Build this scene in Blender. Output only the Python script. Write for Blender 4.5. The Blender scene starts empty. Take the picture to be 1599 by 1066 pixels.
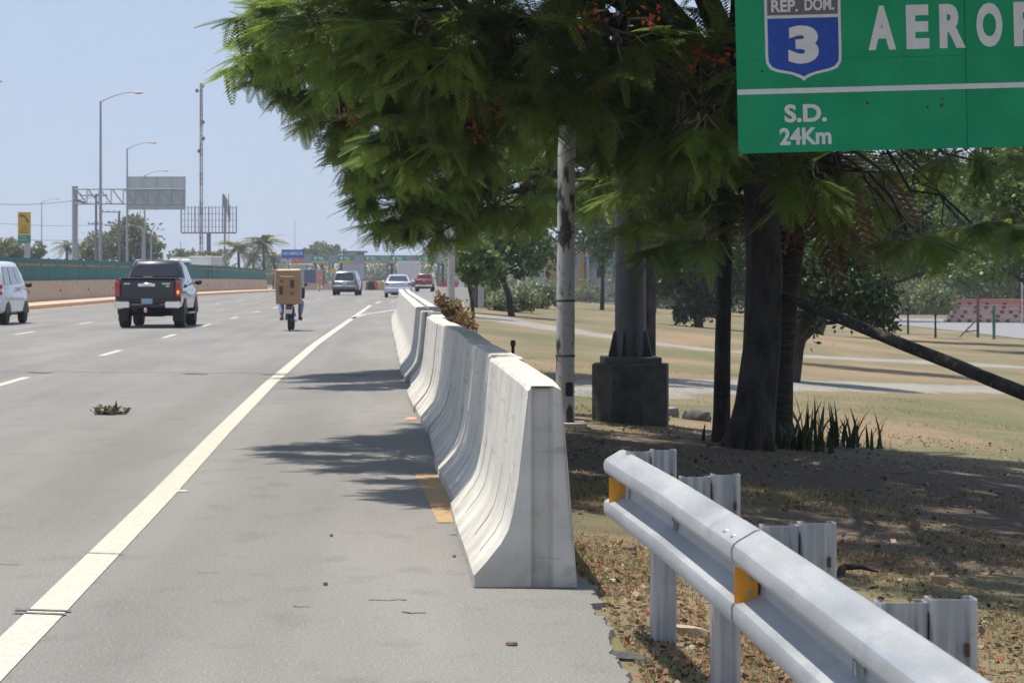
import bpy, bmesh, math, random
import numpy as np
from mathutils import Vector, Matrix
random.seed(7); RNG = np.random.default_rng(11)
R = math.radians
sc = bpy.context.scene
C = sc.collection
# ------------------------------------------------------------------ camera, sky, sun, exposure
F, H, U0, V0 = 3700.0, 1.5, 600.0, 428.0          # focal length in photo pixels, eye height, vanishing point
cd = bpy.data.cameras.new("camera"); cam = bpy.data.objects.new("camera", cd); C.objects.link(cam)
cam.location = (0, 0, H); cam.rotation_euler = (R(90), 0, 0)
cd.sensor_width = 36; cd.lens = 36*F/1599
cd.shift_x = (799.5-U0)/1599; cd.shift_y = -(533-V0)/1599
cd.clip_start = .1; cd.clip_end = 9000
cd.dof.use_dof = True; cd.dof.focus_distance = 14; cd.dof.aperture_fstop = 13
sc.camera = cam
w = bpy.data.worlds.new("World"); sc.world = w; w.use_nodes = True
nt = w.node_tree; bg = nt.nodes["Background"]
sky = nt.nodes.new("ShaderNodeTexSky"); sky.sky_type = 'NISHITA'; sky.sun_disc = False
SUN = Vector((-.22, .07, 1)).normalized()
sky.sun_elevation = math.asin(SUN.z); sky.sun_rotation = math.atan2(SUN.x, SUN.y)
sky.air_density = 1.0; sky.dust_density = .3; sky.ozone_density = 3.0
SKY_S, EXPO = .085, .25
hz = nt.nodes.new("ShaderNodeMix"); hz.data_type = 'RGBA'; hz.inputs[0].default_value = .72      # milky humid air over the whole sky
hz.inputs[7].default_value = tuple(c/(SKY_S*2**EXPO) for c in (.55, .66, .90))+(1,)
nt.links.new(sky.outputs[0], hz.inputs[6]); nt.links.new(hz.outputs[2], bg.inputs[0]); bg.inputs[1].default_value = SKY_S
sd = bpy.data.lights.new("sun", 'SUN'); sd.energy = 5.0; sd.angle = R(.53); sd.color = (1, .94, .84)
so = bpy.data.objects.new("sun", sd); C.objects.link(so)
so.rotation_euler = SUN.to_track_quat('Z', 'Y').to_euler()
sc.view_settings.view_transform = 'Standard'; sc.view_settings.look = 'None'
sc.view_settings.exposure = EXPO; sc.view_settings.gamma = 1; sc.view_settings.use_curve_mapping = False

# ------------------------------------------------------------------ placing helpers (photo pixel + distance -> metres)
def UX(u, Y): return (u-U0)*Y/F
def VZ(v, Y): return H-(v-V0)*Y/F
def ss(a, b, x):
    t = min(1, max(0, (x-a)/(b-a))); return t*t*(3-2*t)
def roadz(Y): return -1.05*ss(140, 440, Y)
def curve(Y):
    if Y < 70: return 0.0
    if Y < 180: return .9*((Y-70)/60)**2
    return 3.025+(Y-180)*.02
def redge(Y): return float(np.interp(Y, [0, 30, 60, 110, 250, 440, 900], [.97, .98, 1.25, 3.9, 8, 22, 30]))
def ground(X, Y):
    e = redge(Y)
    if X < e: 
        return roadz(Y)-.03
    d = X-e; s = .085*d
    return roadz(Y)-.03-(s if s < 1.6 else 1.6+.75*(1-math.exp(-(s-1.6)/.75)))
def hit(u, v):
    a = (u-U0)/F; Y = 5.0
    while Y < 900:
        if VZ(v, Y) <= ground(a*Y, Y): break
        Y *= 1.004
    return a*Y, Y

# ------------------------------------------------------------------ materials
MATS = {}
def mat(name, col, rough=.7, metal=0, var=.12, scale=6, bump=0, bscale=40, spec=.5, stretch=None, col2=None, emit=None, coat=0):
    if name in MATS: return MATS[name]
    m = bpy.data.materials.new(name); m.use_nodes = True; MATS[name] = m
    n = m.node_tree.nodes; l = m.node_tree.links; b = n["Principled BSDF"]
    b.inputs["Roughness"].default_value = rough; b.inputs["Metallic"].default_value = metal
    b.inputs["Specular IOR Level"].default_value = spec
    b.inputs["Coat Weight"].default_value = coat; b.inputs["Coat Roughness"].default_value = .05
    tc = n.new("ShaderNodeTexCoord"); mp = n.new("ShaderNodeMapping"); l.new(tc.outputs["Object"], mp.inputs[0])
    if stretch: mp.inputs["Scale"].default_value = stretch
    nz = n.new("ShaderNodeTexNoise"); nz.inputs["Scale"].default_value = scale; nz.inputs["Detail"].default_value = 5
    l.new(mp.outputs[0], nz.inputs[0])
    mr = n.new("ShaderNodeMapRange"); mr.inputs[1].default_value = .3; mr.inputs[2].default_value = .7; l.new(nz.outputs[0], mr.inputs[0])
    mx = n.new("ShaderNodeMix"); mx.data_type = 'RGBA'; l.new(mr.outputs[0], mx.inputs[0])
    c2 = col2 if col2 else tuple(min(1, c*(1+var)) for c in col)
    mx.inputs[6].default_value = (*([c*(1-var) for c in col] if not col2 else col), 1); mx.inputs[7].default_value = (*c2, 1)
    l.new(mx.outputs[2], b.inputs["Base Color"])
    if bump:
        nb = n.new("ShaderNodeTexNoise"); nb.inputs["Scale"].default_value = bscale; nb.inputs["Detail"].default_value = 6
        l.new(mp.outputs[0], nb.inputs[0]); bp = n.new("ShaderNodeBump"); bp.inputs["Strength"].default_value = bump; bp.inputs["Distance"].default_value = .02
        l.new(nb.outputs[0], bp.inputs["Height"]); l.new(bp.outputs[0], b.inputs["Normal"])
    if emit:
        b.inputs["Emission Color"].default_value = (*emit[:3], 1); b.inputs["Emission Strength"].default_value = emit[3]
    return m

class NG:
    """small node-graph writer"""
    def __init__(s, name):
        s.m = bpy.data.materials.new(name); s.m.use_nodes = True; s.n = s.m.node_tree.nodes; s.l = s.m.node_tree.links
        s.b = s.n["Principled BSDF"]; s.tc = s.n.new("ShaderNodeTexCoord").outputs["Object"]
    def mapping(s, scale, loc=(0, 0, 0), rot=(0, 0, 0)):
        m = s.n.new("ShaderNodeMapping"); m.inputs["Scale"].default_value = scale; m.inputs["Location"].default_value = loc
        m.inputs["Rotation"].default_value = rot; s.l.new(s.tc, m.inputs[0]); return m.outputs[0]
    def noise(s, scale, detail=4, vec=None, rough=.5):
        x = s.n.new("ShaderNodeTexNoise"); x.inputs["Scale"].default_value = scale; x.inputs["Detail"].default_value = detail
        x.inputs["Roughness"].default_value = rough; s.l.new(vec or s.tc, x.inputs[0]); return x.outputs[0]
    def rng(s, v, a, b, c=0, d=1):
        x = s.n.new("ShaderNodeMapRange"); s.l.new(v, x.inputs[0])
        for i, q in enumerate((a, b, c, d)): x.inputs[i+1].default_value = q
        return x.outputs[0]
    def mix(s, f, a, b):
        x = s.n.new("ShaderNodeMix"); x.data_type = 'RGBA'
        if isinstance(f, float): x.inputs[0].default_value = f
        else: s.l.new(f, x.inputs[0])
        for i, q in ((6, a), (7, b)):
            if isinstance(q, tuple): x.inputs[i].default_value = (*q, 1)
            else: s.l.new(q, x.inputs[i])
        return x.outputs[2]
    def mul(s, a, b):
        x = s.n.new("ShaderNodeMath"); x.operation = 'MULTIPLY'
        for i, q in enumerate((a, b)):
            if isinstance(q, (int, float)): x.inputs[i].default_value = q
            else: s.l.new(q, x.inputs[i])
        return x.outputs[0]
    def done(s, col, rough=.8, bump=None, strength=.3, dist=.01, metal=0):
        s.l.new(col, s.b.inputs["Base Color"])
        if isinstance(rough, (int, float)): s.b.inputs["Roughness"].default_value = rough
        else: s.l.new(rough, s.b.inputs["Roughness"])
        s.b.inputs["Metallic"].default_value = metal
        if bump is not None:
            x = s.n.new("ShaderNodeBump"); x.inputs["Strength"].default_value = strength; x.inputs["Distance"].default_value = dist
            s.l.new(bump, x.inputs["Height"]); s.l.new(x.outputs[0], s.b.inputs["Normal"])
        return s.m

# asphalt: pale worn surface with aggregate speckle and long faint stains
g = NG("asphalt")
sp = g.noise(70, 3); sp2 = g.noise(150, 2)
st = g.noise(.8, 5, g.mapping((1.2, .18, 1))); st2 = g.noise(3, 4, g.mapping((1, .6, 1)))
ty = g.noise(1.0, 3, g.mapping((1.1, .012, 1)))
c = g.mix(g.rng(st, .35, .68), (.178, .171, .156), (.240, .230, .211))
c = g.mix(g.mul(g.rng(ty, .50, .64), .40), c, (.135, .128, .115))
c = g.mix(g.mul(g.rng(st2, .56, .70), .5), c, (.125, .12, .11))
c = g.mix(g.mul(g.rng(sp, .52, .70), .55), c, (.40, .38, .35))
c = g.mix(g.mul(g.rng(sp2, .50, .36), .65), c, (.07, .066, .06))
M_ASPH = g.done(c, .85, sp2, .25, .004)
# dry park ground
g = NG("dry_ground")
a = g.noise(.28, 7, g.mapping((1, .6, 1)), .62); b_ = g.noise(1.3, 6, None, .65); d = g.noise(14, 5, None, .7); e = g.noise(60, 3)
c = g.mix(g.rng(a, .40, .62), (.235, .165, .092), (.115, .118, .048))
c = g.mix(g.mul(g.rng(b_, .52, .66), .55), c, (.27, .195, .125))
c = g.mix(g.mul(g.rng(d, .50, .68), .6), c, (.10, .07, .04))
c = g.mix(g.mul(g.rng(e, .52, .7), .45), c, (.34, .27, .18))
big = g.noise(.11, 6, g.mapping((1.3, .8, 1)), .68); c = g.mix(g.mul(g.rng(big, .44, .60), .75), c, (.095, .10, .040)); c = g.mix(g.mul(g.rng(big, .42, .34), .6), c, (.27, .17, .10))
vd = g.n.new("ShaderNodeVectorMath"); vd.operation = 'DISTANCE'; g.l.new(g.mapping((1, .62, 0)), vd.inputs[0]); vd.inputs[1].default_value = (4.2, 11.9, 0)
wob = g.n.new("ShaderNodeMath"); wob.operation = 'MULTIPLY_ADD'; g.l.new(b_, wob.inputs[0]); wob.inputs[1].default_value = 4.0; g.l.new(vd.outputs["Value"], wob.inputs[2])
shaded_soil = g.mix(g.rng(d, .35, .6), (.060, .044, .034), (.115, .084, .064)); c = g.mix(g.mul(g.rng(wob.outputs[0], 6.6, 5.0), .9), c, shaded_soil)  # dark soil under the tree, colour deepened further to paint in canopy shade
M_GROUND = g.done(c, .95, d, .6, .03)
g = NG("gravel_path")
a = g.noise(.8, 5); d = g.noise(25, 5); e = g.noise(1.1, 6, None, .7)
c = g.mix(g.rng(a, .4, .6), (.265, .245, .21), (.22, .215, .20)); c = g.mix(g.mul(g.rng(d, .5, .7), .5), c, (.20, .17, .13))
at = g.n.new("ShaderNodeAttribute"); at.attribute_name = "edge"; ad = g.n.new("ShaderNodeMath"); ad.operation = 'ADD'; g.l.new(at.outputs["Fac"], ad.inputs[0]); g.l.new(e, ad.inputs[1])
gr = g.mix(g.rng(d, .4, .6), (.20, .145, .08), (.145, .13, .06)); c = g.mix(g.rng(ad.outputs[0], .92, 1.05), c, gr)
M_GRAVEL = g.done(c, .95)
# concrete of the barriers: streaks, chips, blotches
g = NG("barrier_concrete")
a = g.noise(2.5, 6); st = g.noise(5, 4, g.mapping((1, 3.0, .25))); d = g.noise(40, 4); bl = g.noise(7, 3)
c = g.mix(g.rng(a, .35, .65), (.47, .45, .395), (.60, .575, .515))
c = g.mix(g.mul(g.rng(st, .54, .74), .18), c, (.40, .38, .34))
c = g.mix(g.mul(g.rng(bl, .58, .70), .5), c, (.33, .315, .28))
c = g.mix(g.mul(g.rng(d, .62, .74), .4), c, (.34, .33, .31))
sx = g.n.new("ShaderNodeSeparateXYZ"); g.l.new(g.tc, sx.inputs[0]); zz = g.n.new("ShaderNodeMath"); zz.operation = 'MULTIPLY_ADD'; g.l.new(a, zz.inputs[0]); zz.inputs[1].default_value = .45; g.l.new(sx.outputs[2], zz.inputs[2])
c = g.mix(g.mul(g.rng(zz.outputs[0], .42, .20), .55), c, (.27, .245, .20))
sc2 = g.noise(3.2, 4, g.mapping((1, .35, 6))); c = g.mix(g.mul(g.rng(sc2, .62, .70), .35), c, (.20, .19, .18))
pit = g.noise(90, 2); c = g.mix(g.mul(g.rng(pit, .68, .74), .5), c, (.22, .21, .19))
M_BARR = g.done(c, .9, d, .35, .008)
g = NG("galvanised_steel")
a = g.noise(4, 5, g.mapping((2, .5, 2))); st = g.noise(34, 4, g.mapping((1.5, .03, 1.5))); d = g.noise(120, 2)
c = g.mix(g.rng(a, .35, .65), (.29, .305, .315), (.39, .40, .405)); c = g.mix(g.mul(g.rng(st, .5, .66), .5), c, (.27, .31, .37))
c = g.mix(g.mul(g.rng(d, .5, .6), .12), c, (.62, .64, .66)); gm = g.noise(7, 6, g.mapping((1, .5, 1)), .7); c = g.mix(g.mul(g.rng(gm, .56, .66), .5), c, (.24, .27, .30)); ru = g.noise(13, 5); c = g.mix(g.mul(g.rng(ru, .70, .76), .5), c, (.24, .17, .12))
M_GALV = g.done(c, g.rng(a, .3, .7, .45, .62), st, .08, .003, .28)
g = NG("galvanised_post")
a = g.noise(4, 5); st = g.noise(40, 4, g.mapping((1, 1, .04))); rs = g.noise(9, 4)
c = g.mix(g.rng(a, .35, .65), (.27, .285, .30), (.37, .38, .39)); c = g.mix(g.mul(g.rng(st, .48, .62), .65), c, (.56, .54, .50))
c = g.mix(g.mul(g.rng(rs, .66, .75), .5), c, (.30, .20, .14))
M_POST = g.done(c, .5, st, .08, .002, .35)
g = NG("mottled_pole")
a = g.noise(3, 6, g.mapping((2.2, 2.2, .8))); d = g.noise(18, 4)
c = g.mix(g.rng(a, .54, .60), (.50, .48, .45), (.07, .06, .055)); c = g.mix(g.mul(g.rng(d, .6, .7), .5), c, (.22, .2, .18))
M_POLE = g.done(c, .8, d, .3, .006)
g = NG("bark")
a = g.noise(7, 6, g.mapping((1, 1, .35))); d = g.noise(30, 4)
c = g.mix(g.rng(a, .35, .65), (.016, .013, .011), (.060, .050, .042)); M_BARK = g.done(g.mix(g.mul(g.rng(d, .6, .75), .4), c, (.2, .18, .15)), .95, a, 1.0, .12)
g = NG("palm_bark")
a = g.noise(6, 5, g.mapping((1, 1, 5))); c = g.mix(g.rng(a, .35, .65), (.018, .014, .010), (.055, .042, .03)); M_PBARK = g.done(c, .95, a, .9, .05)

def leafmat(name, dark, light, trans=.35, gloss=.45):
    m = bpy.data.materials.new(name); m.use_nodes = True; n = m.node_tree.nodes; l = m.node_tree.links
    b = n["Principled BSDF"]; out = n["Material Output"]
    at = n.new("ShaderNodeAttribute"); at.attribute_name = "tint"
    mx = n.new("ShaderNodeMix"); mx.data_type = 'RGBA'; l.new(at.outputs["Fac"], mx.inputs[0])
    mx.inputs[6].default_value = (*dark, 1); mx.inputs[7].default_value = (*light, 1)
    l.new(mx.outputs[2], b.inputs["Base Color"]); b.inputs["Roughness"].default_value = gloss; b.inputs["Specular IOR Level"].default_value = .35
    tr = n.new("ShaderNodeBsdfTranslucent"); l.new(mx.outputs[2], tr.inputs[0])
    ms = n.new("ShaderNodeMixShader"); ms.inputs[0].default_value = trans
    l.new(b.outputs[0], ms.inputs[1]); l.new(tr.outputs[0], ms.inputs[2]); l.new(ms.outputs[0], out.inputs[0]); return m
M_FERN = leafmat("feathery_leaves", (.026, .055, .012), (.25, .35, .065), .55)
M_LEAF = leafmat("broad_leaves", (.045, .080, .020), (.17, .25, .060), .3)
M_LEAFD = leafmat("dark_leaves", (.018, .038, .010), (.06, .10, .022), .3)
M_HEDGE = leafmat("shrub_leaves", (.06, .095, .035), (.34, .38, .20), .3)
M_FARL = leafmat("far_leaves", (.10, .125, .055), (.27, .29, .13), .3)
M_PALM = leafmat("palm_leaves", (.07, .085, .03), (.30, .29, .12), .3)
M_THATCH = leafmat("dead_palm_leaves", (.11, .065, .030), (.34, .22, .10), .3)
M_CROTON = leafmat("reddish_leaves", (.20, .07, .035), (.30, .26, .10), .3)
M_GRASS = leafmat("grass_blades", (.10, .12, .035), (.42, .33, .17), .3)
M_PETAL = leafmat("red_petals", (.36, .035, .012), (.55, .12, .04), .2)
M_LITTER = leafmat("dead_leaves", (.05, .03, .018), (.30, .19, .12), .1)

CONC = lambda: mat("pale_concrete", (.42, .40, .37), .9, var=.15, bump=.2)
DARKM = lambda: mat("black_plastic", (.012, .012, .013), .5, var=.1)
TYRE = lambda: mat("tyre_rubber", (.014, .014, .015), .85, var=.2)
RIM = lambda: mat("wheel_rim", (.32, .33, .34), .3, .9, var=.1)
GLASS = lambda: mat("tinted_glass", (.010, .012, .016), .06, var=.1, coat=1)
CHROME = lambda: mat("chrome", (.85, .85, .86), .09, 1, var=.03)
REDL = lambda: mat("red_lens", (.42, .012, .016), .2, var=.1, coat=1)
GREYS = lambda: mat("grey_steel", (.36, .38, .40), .5, .4, var=.12)

# ------------------------------------------------------------------ mesh builder
def ortho(d):
    d = d.normalized(); a = Vector((0, 0, 1)) if abs(d.z) < .9 else Vector((1, 0, 0))
    x = d.cross(a).normalized(); return x, d.cross(x).normalized()
class MB:
    def __init__(s): s.v = []; s.f = []; s.m = []
    def add(s, vs, fs, mi=0, M=None):
        o = len(s.v)
        s.v += [tuple(M @ Vector(p)) if M else tuple(p) for p in vs]
        s.f += [tuple(i+o for i in f) for f in fs]; s.m += [mi]*len(fs); return s
    def box(s, c, d, mi=0, M=None):
        x, y, z = c; a, b, h = d[0]/2, d[1]/2, d[2]/2
        vs = [(x+i*a, y+j*b, z+k*h) for i in (-1, 1) for j in (-1, 1) for k in (-1, 1)]
        return s.add(vs, [(0, 1, 3, 2), (4, 6, 7, 5), (0, 4, 5, 1), (2, 3, 7, 6), (0, 2, 6, 4), (1, 5, 7, 3)], mi, M)
    def loft(s, rings, mi=0, cap=True, M=None, closed=True):
        n = len(rings[0]); vs = [p for r in rings for p in r]; fs = []
        for i in range(len(rings)-1):
            for j in range(n if closed else n-1):
                k = (j+1) % n; fs.append((i*n+j, i*n+k, (i+1)*n+k, (i+1)*n+j))
        if cap: fs.append(tuple(range(n))[::-1]); fs.append(tuple((len(rings)-1)*n+j for j in range(n)))
        return s.add(vs, fs, mi, M)
    def cbox(s, c, d, ch=.03, mi=0, M=None):
        x, y, z = c; a, b, h = d[0]/2, d[1]/2, d[2]/2; ch = min(ch, a*.9, b*.9, h*.9)
        def ring(yy, k):
            A, Hh = a-k, h-k; q = max(ch-k, ch*.35)
            return [(x-A+q, yy, z-Hh), (x+A-q, yy, z-Hh), (x+A, yy, z-Hh+q), (x+A, yy, z+Hh-q), (x+A-q, yy, z+Hh), (x-A+q, yy, z+Hh), (x-A, yy, z+Hh-q), (x-A, yy, z-Hh+q)]
        return s.loft([ring(y-b, ch*.6), ring(y-b+ch, 0), ring(y+b-ch, 0), ring(y+b, ch*.6)], mi, True, M)
    def tube(s, pts, rad, n=8, mi=0, cap=True, M=None):
        pts = [Vector(p) for p in pts]; rings = []
        if not isinstance(rad, (list, tuple)): rad = [rad]*len(pts)
        px = None
        for i, p in enumerate(pts):
            d = (pts[min(i+1, len(pts)-1)]-pts[max(i-1, 0)])
            if px is None: x, y = ortho(d)
            else:
                dn = d.normalized(); x = (px-dn*px.dot(dn)).normalized(); y = dn.cross(x)
            px = x
            rings.append([tuple(p+rad[i]*(math.cos(t)*x+math.sin(t)*y)) for t in [2*math.pi*k/n for k in range(n)]])
        return s.loft(rings, mi, cap, M)
    def lathe(s, prof, n=16, mi=0, axis='Z', M=None, cap=True):
        rings = []
        for r, h in prof:
            rr = []
            for k in range(n):
                t = 2*math.pi*k/n; a, b = r*math.cos(t), r*math.sin(t)
                rr.append((a, b, h) if axis == 'Z' else ((h, a, b) if axis == 'X' else (a, h, b)))
            rings.append(rr)
        return s.loft(rings, mi, cap, M)
    def prism(s, poly, th, mi=0, M=None):      # poly in XZ, thickness along Y (front at 0, back at th)
        return s.loft([[(x, 0, z) for x, z in poly], [(x, th, z) for x, z in poly]], mi, True, M)
    def ell(s, c, r, mi=0, M=None, n=12, m=8):
        pr = []
        for i in range(m+1):
            t = -math.pi/2+math.pi*i/m; pr.append((max(.001, math.cos(t)), math.sin(t)))
        MM = Matrix.Translation(c) @ Matrix.Diagonal((*r, 1))
        return s.lathe(pr, n, mi, 'Z', (M @ MM) if M else MM)
    def build(s, name, mats, parent=None, smooth=False, loc=None):
        me = bpy.data.meshes.new(name); me.from_pydata(s.v, [], s.f)
        for m in (mats if isinstance(mats, (list, tuple)) else [mats]): me.materials.append(m)
        me.polygons.foreach_set("material_index", s.m)
        bm = bmesh.new(); bm.from_mesh(me); bmesh.ops.recalc_face_normals(bm, faces=bm.faces); bm.to_mesh(me); bm.free()
        if smooth:
            me.polygons.foreach_set("use_smooth", [True]*len(me.polygons)); me.set_sharp_from_angle(angle=R(smooth if smooth > 1 else 40))
        o = bpy.data.objects.new(name, me); C.objects.link(o)
        if parent: o.parent = parent
        if loc: o.location = loc
        return o
def tag(o, label, cat, group=None, kind=None):
    o["label"] = label
    if cat: o["category"] = cat
    if group: o["group"] = group
    if kind: o["kind"] = kind
    return o
def thing(name, label, cat, loc=(0, 0, 0), rz=0, group=None):
    o = bpy.data.objects.new(name, None); C.objects.link(o); o.location = loc; o.rotation_euler = (0, 0, rz)
    o.empty_display_size = .2
    return tag(o, label, cat, group)
def struct(o):
    if o.type == 'MESH' and sum(p.normal.z*p.area for p in o.data.polygons) < 0: o.data.flip_normals()
    o["kind"] = "structure"; return o
def dup(root, loc, rz, label):
    def cp(o, par):
        c = o.copy(); C.objects.link(c)
        if par: c.parent = par
        for ch in o.children: cp(ch, c)
        return c
    r = cp(root, None); r.location = loc; r.rotation_euler = (0, 0, rz); r["label"] = label; return r

def text(s, string, h, x0, x1, z, y=-.004, mi=0, bold=.02, M=None, th=.002):
    """filled lettering fitted to height h and to x0..x1 at base z, on the plane y"""
    cu = bpy.data.curves.new("lettering", 'FONT'); cu.body = string; cu.offset = bold; cu.extrude = .001; cu.resolution_u = 4
    o = bpy.data.objects.new("lettering", cu); C.objects.link(o); dg = bpy.context.evaluated_depsgraph_get()
    me = bpy.data.meshes.new_from_object(o.evaluated_get(dg)); 
    co = np.array([v.co[:] for v in me.vertices]); fs = [tuple(p.vertices) for p in me.polygons]
    bpy.data.objects.remove(o); bpy.data.curves.remove(cu); bpy.data.meshes.remove(me)
    mn, mx = co.min(0), co.max(0)
    vs = [((p[0]-mn[0])/(mx[0]-mn[0])*(x1-x0)+x0, y+(th if p[2] > 0 else 0), (p[1]-mn[1])/(mx[1]-mn[1])*h+z) for p in co]
    return s.add(vs, fs, mi, M)

# ------------------------------------------------------------------ foliage (one mesh per crown, many small leaves)
def quadmesh(name, V, tint, m, parent=None):
    n = V.shape[0]; me = bpy.data.meshes.new(name)
    me.vertices.add(n*4); me.vertices.foreach_set("co", V.reshape(-1).astype(np.float32))
    me.loops.add(n*4); me.loops.foreach_set("vertex_index", np.arange(n*4, dtype=np.int32))
    me.polygons.add(n); me.polygons.foreach_set("loop_start", np.arange(0, n*4, 4, dtype=np.int32))
    me.update(calc_edges=True)
    at = me.attributes.new("tint", 'FLOAT', 'POINT'); at.data.foreach_set("value", np.repeat(tint, 4).astype(np.float32))
    me.materials.append(m); o = bpy.data.objects.new(name, me); C.objects.link(o)
    if parent: o.parent = parent
    return o
def frond_template(pairs=13, W=.24, pw=.033, ang=62, droop=.20):
    q = []
    for i in range(pairs):
        t = (i+.8)/pairs; ln = W*math.sin(math.pi*min(.98, .16+.80*t))**.6; a = R(ang-18*t)
        for sgn in (-1, 1):
            bx, bz = t, -droop*t*t
            d = np.array([math.cos(a), sgn*math.sin(a), -.22]); d /= np.linalg.norm(d)
            p = np.array([bx, 0, bz]); s_ = np.array([d[1], -d[0], 0])*pw*(1-.3*t)
            q.append([p, p+d*ln*.45+s_, p+d*ln, p+d*ln*.55-s_])
    for i in range(3):
        a, b = i/3, (i+1)/3
        q.append([[a, -.006, -droop*a*a], [a, .006, -droop*a*a], [b, .005, -droop*b*b], [b, -.005, -droop*b*b]])
    return np.array(q)
def spray(P, D, S, roll, T):
    D = D/np.linalg.norm(D, axis=1, keepdims=True)
    up = np.array([0, 0, 1.0]); Y = np.cross(np.broadcast_to(up, D.shape), D); Y /= (np.linalg.norm(Y, axis=1, keepdims=True)+1e-6)
    Z = np.cross(D, Y); c, s = np.cos(roll)[:, None], np.sin(roll)[:, None]
    Y, Z = Y*c+Z*s, Z*c-Y*s
    B = np.stack([D, Y, Z], 1)*S[:, None, None]          # n,3,3
    return (np.einsum('qvk,nkj->nqvj', T, B)+P[:, None, None, :])
def rand_in(n, flat=1.0, shell=.35):
    d = RNG.normal(size=(n, 3)); d /= np.linalg.norm(d, axis=1, keepdims=True)
    r = (shell+(1-shell)*RNG.random(n))**.6
    return d*r[:, None]
def fern_crown(lobes, parent, per=11, size=.50, T=None, seed_tint=.35, m=None, name="crown", bias=(0, 0, 0), sun_lift=0):
    """lobes: (x,y,z, rx,ry,rz, tips) -> feathery fronds in sprays round each twig tip; returns the tips"""
    T = frond_template() if T is None else T; P = []; D = []; S = []; TN = []; tips = []; xl = np.percentile([l[0] for l in lobes], 22)
    for (x, y, z, rx, ry, rz, n) in lobes:
        q = rand_in(n); c = np.array([x, y, z]); tp = c+q*np.array([rx, ry, rz]); tips += [(c, t) for t in tp]
        for t, dq in zip(tp, q):
            sun_tint = sun_lift+(.45 if n <= 12 else (.30 if x < xl else 0))  # paler leaf tint paints sunlight in, stronger on left lobes and small sprays
            out = dq*np.array([1, 1, .4])+np.array(bias)+RNG.normal(size=3)*.25; out /= np.linalg.norm(out)
            k = per; a0 = RNG.random()*6.28; base = sun_tint*RNG.random()+(RNG.random()**1.5)*.8+seed_tint*RNG.random()*.6
            for j in range(k):
                a = a0+j*2.4; side = np.array([math.cos(a), math.sin(a), .10+.13*RNG.normal()])
                dd = out*.8+side*.85; dd[2] -= .10
                P.append(t+out*(j/k)*.28-out*.14); D.append(dd); S.append(size*(.65+.5*RNG.random())); TN.append(base+.12*RNG.random())
    P, D, S = np.array(P), np.array(D), np.array(S)
    V = spray(P, D, S, RNG.normal(size=len(P))*.18, T); n, q = V.shape[:2]
    quadmesh(name, V.reshape(n*q, 4, 3), np.repeat(np.clip(TN, 0, 1), q), m or M_FERN, parent)
    return tips
def leaf_crown(blobs, parent, n, leaf, m, name="crown", clump=.5, aspect=.55, hang=.0):
    """blobs: (x,y,z,rx,ry,rz); leaves gathered in twig clumps spread through the blobs, gaps left between clumps"""
    vol = np.array([b[3]*b[4]*b[5] for b in blobs])**.67; vol /= vol.sum(); V = []; TT = []
    for b, w_ in zip(blobs, vol):
        nn = int(n*w_); nc = max(6, nn//22); q = rand_in(nc, shell=.25)
        cc = np.array(b[:3])+q*np.array(b[3:6]); idx = RNG.integers(0, nc, nn); ct = RNG.random(nc)
        cs = clump*min(b[3:6])*(.25+.35*RNG.random(nc)); P = cc[idx]+RNG.normal(size=(nn, 3))*cs[idx][:, None]*np.array([1, 1, .7])
        d = RNG.normal(size=(nn, 3))+q[idx]*.8; d[:, 2] -= hang; d /= np.linalg.norm(d, axis=1, keepdims=True)
        e = np.cross(d, RNG.normal(size=(nn, 3))); e /= np.linalg.norm(e, axis=1, keepdims=True)
        L = (leaf*(.6+.8*RNG.random(nn)))[:, None]; w2 = L*aspect*.5
        V.append(np.stack([P, P+d*L*.5+e*w2, P+d*L, P+d*L*.5-e*w2], 1)); TT.append(np.clip(ct[idx]*.7+.3*RNG.random(nn), 0, 1))
    return quadmesh(name, np.concatenate(V), np.concatenate(TT), m, parent)
def bez(a, b, sag, n=6):
    a, b = Vector(a), Vector(b); o = []
    for i in range(n+1):
        t = i/n; p = a.lerp(b, t); p.z += sag*math.sin(math.pi*t); o.append(p)
    return o
def jit(pts, s):
    return [p if i in (0, len(pts)-1) else p+Vector([random.gauss(0, s) for _ in range(3)]) for i, p in enumerate(pts)]

# ================================================================== THE SETTING
YS = [-30, -10, 0, 4, 8, 10, 12, 14, 17, 20, 24, 28, 33, 40, 50, 60, 70, 80, 90, 100, 110, 120, 130, 140, 150, 160, 175, 190, 205, 220, 240, 260, 280, 300, 330, 360, 400, 440, 500, 700]
def sheet(name, cols, z, ys, m, dz=0):
    """cols(Y) -> list of X; z(X,Y)"""
    mb = MB(); vs = []; n = None
    for Y in ys:
        xs = cols(Y); n = len(xs); vs += [(x, Y, z(x, Y)+dz) for x in xs]
    fs = [(i*n+j, i*n+j+1, (i+1)*n+j+1, (i+1)*n+j) for i in range(len(ys)-1) for j in range(n-1)]
    mb.add(vs, fs); o = mb.build(name, m, smooth=True); return struct(o)
def gcols(Y):
    e = redge(Y)
    return [-3000, -800, -200, -60, -34, -20, e-.02, e+.0001]+[e+.0001+d for d in (.5, 1, 2, 3.5, 5, 7, 10, 14, 17, 19, 21, 24, 28, 34, 45, 70, 150, 600, 3000)]
YG = YS+[1200, 2500, 6000]
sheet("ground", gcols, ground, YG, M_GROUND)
GROWS = [(y_, np.array(gcols(y_)), np.array([ground(x_, y_) for x_ in gcols(y_)])) for y_ in YG]
def gmesh(X, Y):
    """height of the ground sheet as meshed"""
    i = min(max(np.searchsorted(YG, Y)-1, 0), len(YG)-2); (ya, ca, za), (yb, cb, zb) = GROWS[i], GROWS[i+1]; t = (Y-ya)/(yb-ya)
    return float(np.interp(X, ca+(cb-ca)*t, za+(zb-za)*t))
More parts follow.
